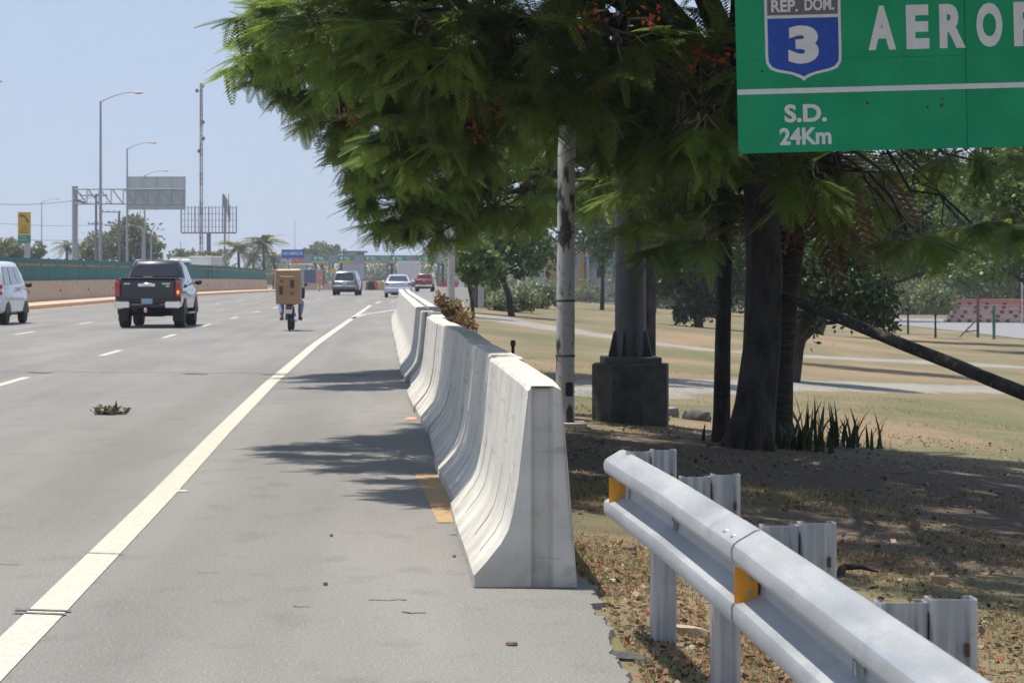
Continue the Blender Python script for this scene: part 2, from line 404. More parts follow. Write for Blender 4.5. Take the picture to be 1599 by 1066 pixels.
def rdz(X, Y): return roadz(Y)
ysr = [y for y in YS if y >= -10]
sheet("road", lambda Y: [-15+curve(Y), -9+curve(Y), -3+curve(Y), (.85 if Y <= 33 else redge(Y)-.12)], rdz, ysr, M_ASPH)
# crumbling edge of the shoulder: a ragged asphalt lip with real thickness
mb = MB(); top = []; bot = []; inn = []
y = 4.0
while y < 33:
    jx = .6*globals().get('jx', 0)+random.gauss(0, .010); x = .93+.028*math.sin(y*1.3)+.012*math.sin(y*5.1)+jx+(.04 if y > 10.8 else -.01); top.append((x, y, .0)); bot.append((x+.02, y, -.05)); inn.append((.85, y, .0))
    y += .045
n = len(top); mb.add(inn+top+bot, [(i, i+1, n+i+1, n+i) for i in range(n-1)]+[(n+i, n+i+1, 2*n+i+1, 2*n+i) for i in range(n-1)])
struct(mb.build("shoulder_edge", M_ASPH))
# opposite carriageway
sheet("opposite_road", lambda Y: [-33+curve(Y), -18.5+curve(Y)], rdz, ysr, M_ASPH, .02)
# markings
M_WHITE = NG("road_paint"); a = M_WHITE.noise(9, 5); b2 = M_WHITE.noise(60, 3)
M_WHITE = M_WHITE.done(M_WHITE.mix(M_WHITE.mul(M_WHITE.rng(b2, .46, .68), .8), M_WHITE.mix(M_WHITE.rng(a, .3, .7), (.50, .465, .375), (.58, .545, .45)), (.30, .28, .24)), .7)
M_TAR = mat("tar", (.13, .125, .12), .7, var=.4, scale=9)
def stripe(mb, pts, wd, dz=.004, mi=0):
    vs = []
    for i, (x, y) in enumerate(pts):
        a, b = pts[max(0, i-1)], pts[min(len(pts)-1, i+1)]; dx, dy = b[0]-a[0], b[1]-a[1]; L = math.hypot(dx, dy)
        nx, ny = dy/L*wd/2, -dx/L*wd/2; z = roadz(y)+dz
        vs += [(x-nx, y-ny, z), (x+nx, y+ny, z)]
    mb.add(vs, [(2*i, 2*i+1, 2*i+3, 2*i+2) for i in range(len(pts)-1)], mi)
def dense(pts, step=3):
    o = []
    for a, b in zip(pts[:-1], pts[1:]):
        k = max(1, int(math.hypot(b[0]-a[0], b[1]-a[1])/step)); o += [(a[0]+(b[0]-a[0])*i/k, a[1]+(b[1]-a[1])*i/k) for i in range(k)]
    return o+[pts[-1]]
mb = MB(); stripe(mb, dense([(-1.50, 3), (-1.50, 10.7), (-1.51, 16.1), (-1.55, 22.5), (-1.57, 32.3), (-1.48, 50), (-1.36, 60), (-1.12, 78), (-.9, 95), (-.66, 114)]), .175)
stripe(mb, [(-.45, 121), (-.2, 130)], .16)
stripe(mb, dense([(-1.10, 80), (-.75, 88), (-.1, 94), (.55, 101), (1.2, 107)]), .16)
struct(mb.build("edge_line", M_WHITE))
mb = MB(); y0 = {}
for X0, ph in ((-5.2, -.6), (-9.15, 2.4)):
    k = 0
    for i in range(-1, 22):
        ya = 31.9+ph+12.2*i
        if ya < 5: continue
        stripe(mb, [(X0+curve(ya), ya), (X0+curve(ya+1.6), ya+1.6), (X0+curve(ya+3.2), ya+3.2)], .14)
for ya in (128, 140, 152, 165): stripe(mb, [(.4+.03*(ya-128), ya), (.5+.03*(ya-128), ya+3)], .14)
struct(mb.build("lane_line", M_WHITE))
mb = MB(); pts = [(x, 38.3-(x+15)*.19+.25*math.sin(x*1.7)*.3+random.gauss(0, .03)) for x in np.arange(-14.8, .3, .35)]
stripe(mb, pts, .05, .006)
for x in (-11.2, -8.1, -5.4, -3.0, -1.8, -.6): stripe(mb, [(x, 37.7-(x+15)*.17), (x+.34, 37.5-(x+15)*.17)], .22, .008)
for (x, y, L) in ((-1.52, 10.55, .26), (-1.5, 12.7, .22), (-1.52, 10.45, .24)): stripe(mb, [(x-L/2, y+.03), (x+L/2, y-.03)], .02 if y > 12 else .035, .008)
for i in range(9):
    x, y = random.uniform(-3.2, .2), random.uniform(8.8, 17); L = random.uniform(.04, .22); stripe(mb, [(x+L*q/5, y+random.gauss(0, .012)) for q in range(6)], random.uniform(.008, .02), .004)
struct(mb.build("road_crack", M_TAR))
mb = MB(); M_ORP = mat("faded_orange_paint", (.25, .20, .14), .9, scale=16, col2=(.46, .27, .10))
stripe(mb, [(UX(700, 14.3)+.02, 14.3), (UX(672, 17.8)-.03, 17.8)], .17, .004)
struct(mb.build("orange_marking", M_ORP))
# paths in the park
def ribbon(name, cl, wd, m, dz=.02):
    cl = dense(cl, 2.0); mb = MB(); vs = []; K = 8
    for i, (x, y) in enumerate(cl):
        a, b = cl[max(0, i-1)], cl[min(len(cl)-1, i+1)]; dx, dy = b[0]-a[0], b[1]-a[1]; L = math.hypot(dx, dy)
        w1 = wd*(1+.12*math.sin(i*1.1)+.06*math.sin(i*2.9))
        for k in range(K+1):
            t = (k/K-.5)*w1; X, Y = x+dy/L*t, y-dx/L*t; vs.append((X, Y, gmesh(X, Y)+(dz if k not in (0, K) and 0 < i < len(cl)-1 else -.015)))
    n = K+1; mb.add(vs, [(i*n+j, i*n+j+1, (i+1)*n+j+1, (i+1)*n+j) for i in range(len(cl)-1) for j in range(K)]); o = mb.build(name, m)
    at = o.data.attributes.new("edge", 'FLOAT', 'POINT'); at.data.foreach_set("value", [abs((i % n)/K-.5)*2 if (i % n) else 1.0 for i in range(len(vs))]); return struct(o)
ribbon("path", [hit(725, 488), hit(800, 502), hit(900, 520), hit(1000, 534), hit(1110, 548), hit(1300, 560), hit(1640, 575)], 4.2, M_GRAVEL)
ribbon("gravel_path", [hit(760, 612), hit(920, 609), hit(1060, 606), hit(1200, 603), hit(1400, 606), hit(1660, 612)], 4.6, M_GRAVEL)
mb = MB(); A = [hit(1395, 497), hit(1395, 507), hit(1500, 518), hit(1680, 540), hit(1900, 530), hit(1900, 497)]
mb.add([(x, y, gmesh(x, y)+.03) for x, y in A], [tuple(range(6))]); struct(mb.build("court_pavement", mat("court_asphalt", (.21, .21, .215), .9, var=.1)))

# ================================================================== MEDIAN: kerb, wall, green screen
M_TAN = mat("tan_painted_concrete", (.50, .37, .255), .9, var=.16, scale=3, bump=.2); M_PINK = mat("dusty_pink_paint", (.50, .33, .235), .9, var=.12, scale=4)
ym = [y for y in YS if 20 <= y <= 240]
def swept(mb, prof, ys, base=-15, mi=0):
    rings = [[(base+curve(y)+px, y, roadz(y)+pz) for px, pz in prof] for y in ys]; mb.loft(rings, mi, True)
mb = MB(); swept(mb, [(.02, -.05), (0, .17), (-.12, .20), (-1.0, .27), (-1.0, -.05)], ym); k = mb.build("median_kerb", M_TAN); struct(k)
mb = MB(); vs = []
for y in ym: vs += [(-15+curve(y)+.03, y, roadz(y)+.004), (-15+curve(y)+.32, y, roadz(y)+.004)]
mb.add(vs, [(2*i, 2*i+1, 2*i+3, 2*i+2) for i in range(len(ym)-1)]); struct(mb.build("kerb_line", M_PINK))
mb = MB(); swept(mb, [(-1.0, -.05), (-1.02, .28), (-1.12, 1.16), (-1.1, 1.2), (-1.4, 1.2), (-1.45, -.05)], ym)
wall = mb.build("median_wall", M_TAN); tag(wall, "long tan painted concrete median wall below the green screen", "wall")
mb = MB()
for y in np.arange(60, 238, 9.0): mb.box((-15+curve(y)-1.055, y, roadz(y)+.72), (.03, .22, .12))
mb.build("drain_hole", mat("dark_hole", (.10, .06, .04), .9), wall)
fen = thing("green_screen_fence", "long dark green panel screen with faded orange lettering strip on the median wall", "fence")
g = NG("green_screen"); a = g.noise(1.2, 4, g.mapping((1, 1, .3))); st = g.noise(4, 2, g.mapping((1, 1.2, .02)))
c = g.mix(g.rng(a, .35, .65), (.022, .125, .115), (.035, .165, .150)); M_GRN = g.done(g.mix(g.mul(g.rng(st, .56, .64), .4), c, (.06, .24, .21)), .9)
mb = MB(); swept(mb, [(-1.22, 1.2), (-1.22, 2.22), (-1.27, 2.22), (-1.27, 1.2)], ym); mb.build("screen_panel", M_GRN, fen)
mb = MB(); y = 78.0
while y < 232:
    L = random.uniform(3, 9); yy = y
    while yy < y+L:
        l = random.uniform(.25, .7); h = random.uniform(.07, .12)
        mb.box((-15+curve(yy)-1.205, yy+l/2, roadz(yy)+1.93+random.uniform(-.015, .015)), (.02, l, h)); yy += l+.12
    y += L+random.uniform(.6, 2)
mb.build("lettering_strip", mat("faded_orange_letters", (.42, .22, .07), .8), fen)
mb = MB()
for y in np.arange(62, 240, 2.5): mb.box((-15+curve(y)-1.30, y, roadz(y)+1.75), (.05, .05, 1.06))
p = mb.build("fence_post", M_GRN, fen); p["kind"] = "stuff"
# end of median: yellow-tan barrier pieces beyond it
M_YEL = mat("yellow_ochre_paint", (.50, .30, .08), .8, var=.2)
ep = MB(); X, Y = UX(432, 240), 240; ep.cbox((X, Y, VZ(440, Y)+.1), (.5, .8, 2.3), .06); tag(ep.build("median_end_post", M_TAN), "tan block post closing the far end of the median wall", "post")
for i, (u0, u1, Y, v0, v1, lb) in enumerate(((466, 496, 262, 442, 453, "ochre concrete barrier beyond the motorcycle, left of the yellow post"), (504, 524, 280, 443, 453, "ochre concrete barrier left of the grey car"))):
    mb = MB(); x0, x1 = UX(u0, Y), UX(u1, Y); hh = (v1-v0)*Y/F; zb = VZ(v1, Y)
    mb.prism([(x0, zb), (x1, zb), (x1, zb+hh*.25), (x1-.05, zb+hh), (x0+.05, zb+hh), (x0, zb+hh*.25)], .35, 0, Matrix.Translation((0, Y, 0)))
    tag(mb.build("concrete_block", M_TAN), lb, "barrier", "ochre blocks before the toll plaza")
mb = MB(); Y = 265; mb.cbox((UX(499, Y), Y, VZ(446, Y)), (.28, .3, 1.6), .05); mb.cbox((UX(499, Y), Y, VZ(434.2, Y)), (.34, .36, .12), .04); tag(mb.build("yellow_post", M_YEL), "short yellow post between the two ochre barrier blocks", "post")

# ================================================================== CONCRETE ROAD BARRIERS
NEAR = [(0, 0), (0, .06), (.05, .115), (.125, .21), (.160, .275), (.182, .36), (.205, .50), (.250, .955), (.262, .97), (.418, .97), (.43, .955), (.455, .55), (.50, 0)]
FAR = NEAR[:9]+[(.40, .97), (.41, .80), (.46, .80), (.47, .97), (.60, .97), (.612, .955), (.65, .5), (.70, 0)]
def barrier_mesh(prof, L, groove=True, slots=(.5, 1.2)):
    """one precast unit along +Y from 0..L, with a shallow vertical key in both ends and short slots on the foot slope"""
    st = [(0.0, .012), (.02, 0)]
    for s_ in slots: st += [(s_-.025, 0), (s_-.012, -1), (s_+.012, -1), (s_+.025, 0)]
    for s_ in slots: st += [(L-s_-.025, 0), (L-s_-.012, -1), (L-s_+.012, -1), (L-s_+.025, 0)]
    st += [(L-.02, 0), (L, .012)]; st.sort(key=lambda q: q[0])
    mb = MB(); rings = []
    cx = sum(p[0] for p in prof)/len(prof)
    for yy, fl in st:
        r = []
        for (x, z) in prof:
            if fl == -1 and .10 < z < .40 and x < .22: x += .030; z -= .006
            elif fl > 0: x += fl*(1 if x < .3 else -1)*.6; z = min(z, .962)
            r.append((x+.003*math.sin(yy*2.1+z*3), yy+ (z*.06 if fl == -1 and z > .09 and z < .46 else 0), z))
        rings.append(r)
    mb.loft(rings, 0, False)
    # ends with key recess: outline points + recess strip
    for yy, sgn in ((0.0, 1), (L, -1)):
        r = rings[0] if sgn == 1 else rings[-1]; o = len(mb.v); mb.v += r; n = len(r)
        ztop = .962; k0, k1, k2, k3 = .275, .295, .365, .385
        if prof is FAR or not groove: mb.f.append(tuple(range(o, o+n))); mb.m.append(0); continue
        q = len(mb.v)
        mb.v += [(k0, yy, 0), (k1, yy+.045*sgn, 0), (k2, yy+.045*sgn, 0), (k3, yy, 0), (k0, yy, ztop), (k1, yy+.045*sgn, ztop), (k2, yy+.045*sgn, ztop), (k3, yy, ztop)]
        mb.f += [tuple([o+i for i in range(9)]+[q+4, q])]; mb.m += [0]
        mb.f += [(q, q+4, q+5, q+1), (q+1, q+5, q+6, q+2), (q+2, q+6, q+7, q+3), (q+4, q+7, q+6, q+5)]; mb.m += [0]*4
        mb.f += [tuple([q+3, q+7]+[o+i for i in range(9, n)])]; mb.m += [0]
    return mb
def chip(mb, pts):
    """knock small bites off the near top edge"""
    for i, (x, y, z) in enumerate(mb.v):
        for (cx, cy, cz, r_, dx, dz) in pts:
            if abs(x-cx) < r_ and abs(y-cy) < .03 and abs(z-cz) < r_: mb.v[i] = (x+dx, y+.02, z+dz)
def xb(Y): return float(np.interp(Y, [11.4, 16, 20, 30, 42, 60, 75, 89, 110], [.425, .41, .375, .30, .235, .20, .21, .29, .6]))
ORD = ["first", "second", "third", "fourth", "fifth", "sixth", "seventh", "eighth", "ninth", "tenth", "eleventh", "twelfth", "thirteenth", "fourteenth", "fifteenth", "sixteenth", "seventeenth", "eighteenth", "nineteenth", "twentieth"]
SH = {1: "set slightly back from its neighbour", 4: "jutting out towards the road with a bright face", 5: "tucked back in shade"}
offs = {0: 0, 1: .04, 2: .02, 3: .045, 4: -.015, 5: .03, 6: .01, 7: .0}
protoN = protoF = None; y = 11.33; SEG = 3.62
for i in range(20):
    far = i >= 7
    if i == 0: bmx = barrier_mesh(NEAR, SEG-.05)
    lab = ("nearest pale concrete road barrier with chipped top corner and keyed end face" if i == 0 else
           f"{ORD[i]} concrete barrier from the near end" + (", "+SH[i] if i in SH else ""))
    if i == 0: 
        chip(bmx, [(.262, 0, .962, .012, .008, -.016), (.42, 0, .962, .016, -.006, -.012)])
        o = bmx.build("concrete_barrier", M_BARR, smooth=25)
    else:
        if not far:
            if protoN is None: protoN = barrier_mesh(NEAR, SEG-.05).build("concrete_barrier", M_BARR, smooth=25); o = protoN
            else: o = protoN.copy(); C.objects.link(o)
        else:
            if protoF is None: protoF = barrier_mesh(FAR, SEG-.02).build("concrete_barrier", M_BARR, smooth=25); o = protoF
            else: o = protoF.copy(); C.objects.link(o)
    tag(o, lab, "road barrier", "concrete barriers in a row along the shoulder")
    dx = offs.get(i, random.uniform(0, .02)); o.location = (xb(y)+dx, y, roadz(y)+.004)
    o.rotation_euler = (0, 0, math.atan2(xb(y)-xb(y+SEG), SEG)+R((0, .7, -.6, .7, .2, -.7, .6, 0)[i] if i < 8 else 0))
    y += SEG
# small black box fixed behind the barrier row
X, Y = UX(801, 17.5), 17.5
mb = MB(); mb.cbox((X, Y, .99), (.035, .07, .045), .006); mb.tube([(X, Y, -.1), (X, Y, .975)], .012)
tag(mb.build("marker_stake", DARKM()), "thin black stake poking up behind the concrete barriers", "stake")

# ================================================================== GUARD RAIL (beam, posts with spacer blocks, reflectors)
rail = thing("guard_rail", "galvanised steel guard rail with orange reflectors running along the right foreground", "guard rail", (1.12, 7, 0))
inv = Matrix.Translation((-1.12, -7, 0))
def railx(Y): return float(np.interp(Y, [2, 4.4, 5.4, 7, 8.7, 10.2], [1.124, 1.124, 1.123, 1.115, 1.085, 1.034]))
W0 = []      # W-beam profile, x = offset towards the road (negative), z from top down
prof = [(0, 0), (-.014, -.003), (-.066, -.034), (-.078, -.044), (-.084, -.060), (-.083, -.084), (-.076, -.098), (-.012, -.128), (-.004, -.136), (-.002, -.148),
        (-.002, -.172), (-.004, -.184), (-.012, -.192), (-.078, -.218), (-.083, -.230), (-.083, -.264), (-.078, -.276), (-.066, -.286), (-.014, -.317), (0, -.320)]
def beam(ya, yb, dx=0, dz=0):
    mb = MB(); ys = np.linspace(ya, yb, max(3, int((yb-ya)/.3)))
    out = [[(railx(y)+dx+px, y, .742+dz+pz) for px, pz in prof] for y in ys]
    inn = [[(railx(y)+dx+px+.004, y, .742+dz+pz) for px, pz in prof] for y in ys]
    n = len(prof); mb.loft([o+i_[::-1] for o, i_ in zip(out, inn)], 0, True, inv); return mb
beam(1.6, 7.32).build("rail_beam", M_GALV, rail, smooth=24)
beam(7.02, 10.22, -.0045, .002).build("rail_beam", M_GALV, rail, smooth=24)
M_ORG = mat("orange_reflector", (.80, .33, .02), .35, var=.08, scale=20); M_BLK = DARKM()
for Y in (10.13, 7.05):
    x = railx(Y)-.014; mb = MB()
    pl = [(x+.004, -.124), (x-.066, -.104), (x-.066, -.216), (x+.004, -.196)]
    mb.add([(a, Y-.05, .742+b) for a, b in pl]+[(a, Y-.047, .742+b) for a, b in pl], [(0, 1, 2, 3), (7, 6, 5, 4), (0, 4, 5, 1), (1, 5, 6, 2), (2, 6, 7, 3), (3, 7, 4, 0)], 0, inv)
    rf = mb.build("reflector", M_ORG, rail)
    mb = MB(); mb.add([(x+.006, Y-.046, .742-.122), (x+.006, Y+.05, .742-.13), (x+.006, Y+.05, .742-.19), (x+.006, Y-.046, .742-.198), (x-.064, Y-.046, .742-.106), (x-.064, Y-.046, .742-.214)], [(0, 1, 2, 3), (0, 3, 5, 4)], 0, inv)
    mb.tube([(x-.02, Y-.052, .742-.140), (x-.02, Y-.056, .742-.140)], .006, 8, 1, True, inv); mb.tube([(x-.02, Y-.052, .742-.18), (x-.02, Y-.056, .742-.18)], .006, 8, 1, True, inv)
    mb.build("bracket", [M_BLK, M_GALV], rf)
mb = MB()
for Y, dz in ((7.12, -.035), (7.26, -.035), (7.12, -.06), (7.26, -.285), (7.12, -.285)):
    x = railx(Y)-.058+(-.012 if dz == -.06 else 0); mb.ell((x, Y, .742+dz+.006), (.016, .022, .010), 0, inv, 10, 5)
mb.build("splice_bolt", M_GALV, rail, smooth=60)
mb = MB()
for Y in (8.73, 5.55, 3.8): mb.box((railx(Y)-.020, Y, .742-.160), (.008, .012, .045), 0, inv); mb.box((railx(Y)-.020, Y-.03, .742-.160), (.012, .025, .035), 1, inv)
mb.build("slot_hole", [M_BLK, M_GALV], rail)
def cpost(x0, x1, Y, z0, z1, dep=.07, flip=1):
    """folded channel: web facing the camera with a shallow central rib, flanges and lips behind"""
    t = .004; xm = x0+(x1-x0)*.68
    path = [(x0+.016, Y+dep), (x0, Y+dep), (x0, Y+.006), (x0+.006, Y), (xm-.018, Y), (xm-.008, Y+.006), (xm+.006, Y+.006), (xm+.016, Y), (x1-.006, Y), (x1, Y+.006), (x1, Y+dep), (x1-.016, Y+dep)]
    mb = MB(); out = [(x, y, 0) for x, y in path]; ins = []
    cx, cy = (x0+x1)/2, Y+dep/2
    for i, (x, y) in enumerate(path):
        ins.append((x+(t if x < cx-.03 else (-t if x > cx+.03 else 0)), y+(t if y < cy else -t)))
    rings = [[(x, y, z) for x, y in path]+[(x, y, z) for x, y in ins[::-1]] for z in (z0, z1)]
    mb.loft(rings, 0, True, inv); return mb
for k, (Y, xa, xm, xe, top) in enumerate(((9.95, 1.020, 1.121, 1.228, .758), (8.73, 1.093, 1.208, 1.314, .757), (7.03, 1.122, 1.235, 1.343, .757), (5.385, 1.125, 1.240, 1.350, .757), (3.75, 1.127, 1.24, 1.35, .757))):
    p = cpost(xm+.002, xe, Y, -.6, top+.004).build("post", M_POST, rail, smooth=30)
    cpost(xa, xm-.003, Y+.004, .42, top-.004, .06).build("spacer_block", M_POST, p, smooth=30)
    mb = MB(); mb.box((xm+.085, Y-.001, top-.11), (.010, .006, .030), 0, inv); mb.build("slot_hole", mat("rust_dark", (.10, .05, .03), .9), p)

# ================================================================== ROAD SIGN
sg = thing("road_sign", "large green highway direction sign at top right reading AERO with blue route 3 shield", "road sign", (UX(1153.5, 18), 18, VZ(240, 18)))
sg.rotation_euler = (0, R(-1.35), R(-2.2))
g = NG("sign_green"); a = g.noise(3, 5); fl = g.noise(28, 3, g.mapping((1.6, 1, .35))); rs = g.noise(11, 2, g.mapping((1, 1, 1), (3.3, 0, 1.7))); ln = g.noise(5, 2, g.mapping((3, 1, .12)))
c = g.mix(g.rng(a, .35, .65), (.016, .34, .15), (.024, .40, .185)); c = g.mix(g.mul(g.rng(ln, .66, .72), .25), c, (.10, .33, .2))
c = g.mix(g.mul(g.rng(fl, .72, .75), .8), c, (.45, .55, .5)); c = g.mix(g.mul(g.rng(rs, .765, .785), .8), c, (.16, .05, .035)); M_SGN = g.done(c, .7); g.b.inputs['Specular IOR Level'].default_value = .15
g = NG("sign_white"); a = g.noise(12, 4); M_SW = g.done(g.mix(g.rng(a, .3, .7), (.80, .77, .77), (.88, .85, .85)), .7)
M_SB = mat("sign_blue", (.022, .085, .46), .7, var=.12, scale=20); M_SGY = mat("sign_shield_grey", (.17, .145, .165), .5, var=.12, scale=20)
SW, SHT = 4.35, 1.78
mb = MB(); rc = .03; P = []
for cx, cz, a0 in ((rc, rc, 180), (SW-rc, rc, 270), (SW-rc, SHT-rc, 0), (rc, SHT-rc, 90)):
    P += [(cx+rc*math.cos(R(a0+t)), cz+rc*math.sin(R(a0+t))) for t in (0, 30, 60, 90)]
mb.prism(P, .02); pan = mb.build("sign_panel", M_SGN, sg)
mb = MB(); mb.box((1.725, -.001, SHT/2), (.004, .003, SHT-.004)); mb.box((SW*.72, -.001, SHT/2), (.004, .003, SHT-.004)); mb.box((.86, -.001, .70), (1.72, .002, .0015)); mb.build("panel_seam", mat("seam_dark", (.01, .09, .05), .7), pan)
mb = MB(); mb.box((SW/2, -.003, .465), (SW-.002, .004, .040)); mb.build("white_rule", M_SW, sg)
cx = .506
outl = [(0, -.112-.0), (.025, -.090), (.09, -.062), (.20, -.040), (.255, -.018), (.283, .03), (.287, .09), (.287, .60), (.30, .64), (.365, .735), (.33, .76), (.27, .80), (.18, .81), (.09, .80), (0, .82)]
def shield(k, dz, y, th):
    P = [(cx+x*k, .65+z) for x, z in outl]; P += [(cx-x*k, .65+z) for x, z in outl[::-1][1:-1]]; return P
mb = MB(); mb.prism(shield(1, 0, 0, 0), .004, 0, Matrix.Translation((0, -.005, 0))); shd = mb.build("route_shield", M_SW, sg)
mb = MB(); ins = [(0, -.080), (.03, -.062), (.09, -.042), (.195, -.020), (.235, -.002), (.262, .035), (.266, .09), (.266, .365)]
P = [(cx+x, .65+z) for x, z in ins]+[(cx-x, .65+z) for x, z in ins[::-1][:-1]]
mb.prism(P, .003, 0, Matrix.Translation((0, -.008, 0))); mb.build("blue_field", M_SB, shd)
mb = MB(); ins = [(.266, .39), (.266, .60), (.285, .645), (.33, .72), (.26, .775), (0, .79)]
P = [(cx+x, .65+z) for x, z in ins]+[(cx-x, .65+z) for x, z in ins[::-1][1:]]
mb.prism(P, .003, 0, Matrix.Translation((0, -.008, 0))); mb.build("grey_crown", M_SGY, shd)
mb = MB(); text(mb, "3", .290, .392, .622, .668, -.011, 0, .06); mb.build("route_number", M_SW, shd)
mb = MB(); text(mb, "REP.", .094, .270, .472, 1.062, -.011, 0, .03); text(mb, "DOM.", .094, .522, .745, 1.068, -.011, 0, .03); mb.build("country_name", M_SW, shd)
mb = MB(); text(mb, "S.D.", .138, .352, .672, .225, -.003, 0, .035); text(mb, "24Km", .131, .312, .702, .055, -.003, 0, .035); mb.build("lettering", M_SW, sg)
mb = MB(); x = .998
for ch, wd, gp in (("A", .208, .078), ("E", .172, .078), ("R", .195, .082), ("O", .196, .085), ("P", .185, .08), ("U", .195, .08), ("E", .172, .078), ("R", .195, .08), ("T", .19, .06), ("O", .196, 0)):
    text(mb, ch, .335, x, x+wd, .757, -.003, 0, .05); x += wd+gp
mb.build("lettering", M_SW, sg)
mb = MB()
for px, pz in ((.98, .36), (1.43, .315), (1.545, .375), (1.535, .325), (.19, .62)): mb.lathe([(.001, -.0015), (random.uniform(.008, .014), -.0015), (random.uniform(.008, .014), 0)], 7, 0, 'Y', Matrix.Translation((px, -.001, pz)))
mb.build("rust_spot", mat("rust", (.17, .05, .03), .9), pan)
mb = MB()
for x in (2.55, 3.75):
    mb.tube([(x, .10, -2.7), (x, .10, SHT)], .055, 12)
for z in (.2, .9, 1.55): mb.box((SW/2, .04, z), (SW-.2, .035, .06))
mb.build("support_frame", GREYS(), sg, smooth=40)

# ================================================================== POLES AND MASTS ON THE RIGHT
def lamp_pole_near():
    X, Y = UX(882.5, 25), 25; gz = ground(X, Y)
    t = thing("lamp_post", "pale mottled concrete lamp post with dark patches standing behind the nearest barrier", "lamp post", (X, Y, gz), 0)
    mb = MB(); mb.tube([(0, 0, -.3), (0, 0, .5), (.03, 0, 5), (.06, 0, 9.5)], [.100, .098, .088, .075], 18); sh = mb.build("pole_shaft", M_POLE, t, smooth=60)
    mb = MB()
    for z in (.75, 1.33, 2.05): mb.lathe([(.103, z-.012), (.105, z), (.103, z+.012)], 18, cap=False)
    mb.build("band", mat("dark_band", (.10, .085, .075), .8, var=.3), sh)
    mb = MB(); mb.cbox((.035, -.088, .40), (.085, .035, .15), .014); mb.build("hand_hole", DARKM(), t)
    mb = MB(); mb.cbox((.04, 0, .02), (.36, .36, .06), .01); mb.build("base_plate", CONC(), t)
    mb = MB(); mb.tube([(.06, 0, 9.4), (-.3, 0, 9.9), (-1.5, 0, 10.3), (-2.3, 0, 10.35)], .035, 8); arm = mb.build("lamp_arm", GREYS(), t, smooth=60)
    mb = MB(); mb.ell((-2.6, 0, 10.33), (.38, .14, .09)); mb.build("lamp_head", GREYS(), arm, smooth=60)
lamp_pole_near()
X, Y = UX(984.5, 26.9), 26.9; gz = ground(X, Y)
t = thing("steel_column", "thick dark steel column with fins on a faceted concrete pedestal under the trees", "column", (X, Y, gz))
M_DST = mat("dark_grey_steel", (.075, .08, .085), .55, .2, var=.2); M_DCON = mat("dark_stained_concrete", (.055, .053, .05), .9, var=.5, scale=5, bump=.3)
mb = MB(); mb.tube([(0, 0, .7), (0, 0, 9)], [.178, .16], 24); mb.build("column_shaft", M_DST, t, smooth=60)
for k in range(8):
    a = k*math.pi/4+.25; mb = MB(); M = Matrix.Rotation(a, 4, 'Z')
    mb.add([(.17, -.008, .74), (.27, -.008, .74), (.20, -.008, 1.04), (.17, -.008, 1.04), (.17, .008, .74), (.27, .008, .74), (.20, .008, 1.04), (.17, .008, 1.04)], [(0, 1, 2, 3), (7, 6, 5, 4), (0, 4, 5, 1), (1, 5, 6, 2), (2, 6, 7, 3), (3, 7, 4, 0)], 0, M)
    mb.build("stiffener_fin", M_DST, t)
mb = MB(); mb.cbox((.0, 0, .71), (.64, .64, .08), .01); mb.build("base_plate", M_DST, t)
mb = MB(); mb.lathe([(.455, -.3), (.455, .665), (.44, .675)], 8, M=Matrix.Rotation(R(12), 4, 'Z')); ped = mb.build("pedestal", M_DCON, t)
# second, far pale post beside the dry shrub
X, Y = UX(704, 80), 80; gz = ground(X, Y)
t = thing("utility_pole", "slim pale concrete utility pole beside the reddish dry shrub", "utility pole", (X, Y, gz))
mb = MB(); mb.tube([(0, 0, -.3), (.02, 0, 3), (-.06, 0, 6.5)], [.135, .12, .09], 12); mb.build("pole_shaft", CONC(), t, smooth=60)
mb = MB(); mb.cbox((-.03, 0, 2.75), (.32, .26, .16), .03); mb.build("collar", mat("rusty_band", (.30, .14, .10), .8), t)
mb = MB(); mb.tube([(-.6, 0, 6.2), (.6, 0, 6.2)], .05, 6); mb.build("crossarm", GREYS(), t)

# concrete wall along the slip road
mb = MB(); rings = []
for (u, Y, vt, vb) in ((746, 112, 449, 486), (735, 118, 449.3, 484), (700, 160, 448.5, 470), (683, 215, 448, 461), (672, 290, 447, 456)):
    X = UX(u, Y); zt = VZ(vt, Y); zb = VZ(vb, Y)-.3; rings.append([(X, Y, zb), (X, Y, zt), (X+.3, Y, zt), (X+.3, Y, zb)])
mb.loft(rings); wl = mb.build("concrete_wall", CONC()); tag(wl, "grey concrete edge wall behind the far utility pole", "wall")
mb = MB(); X, Y = UX(741, 111), 111; mb.cbox((X, Y-.3, VZ(468, Y)), (.45, .4, 1.15), .03); mb.build("end_block", mat("dark_block", (.10, .10, .10), .9), wl)
mb = MB(); mb.cbox((UX(750, 110), 110.4, VZ(466, 110)), (.16, .16, 1.6), .02); tag(mb.build("gate_post", CONC()), "short grey concrete post next to the end of the edge wall", "post")

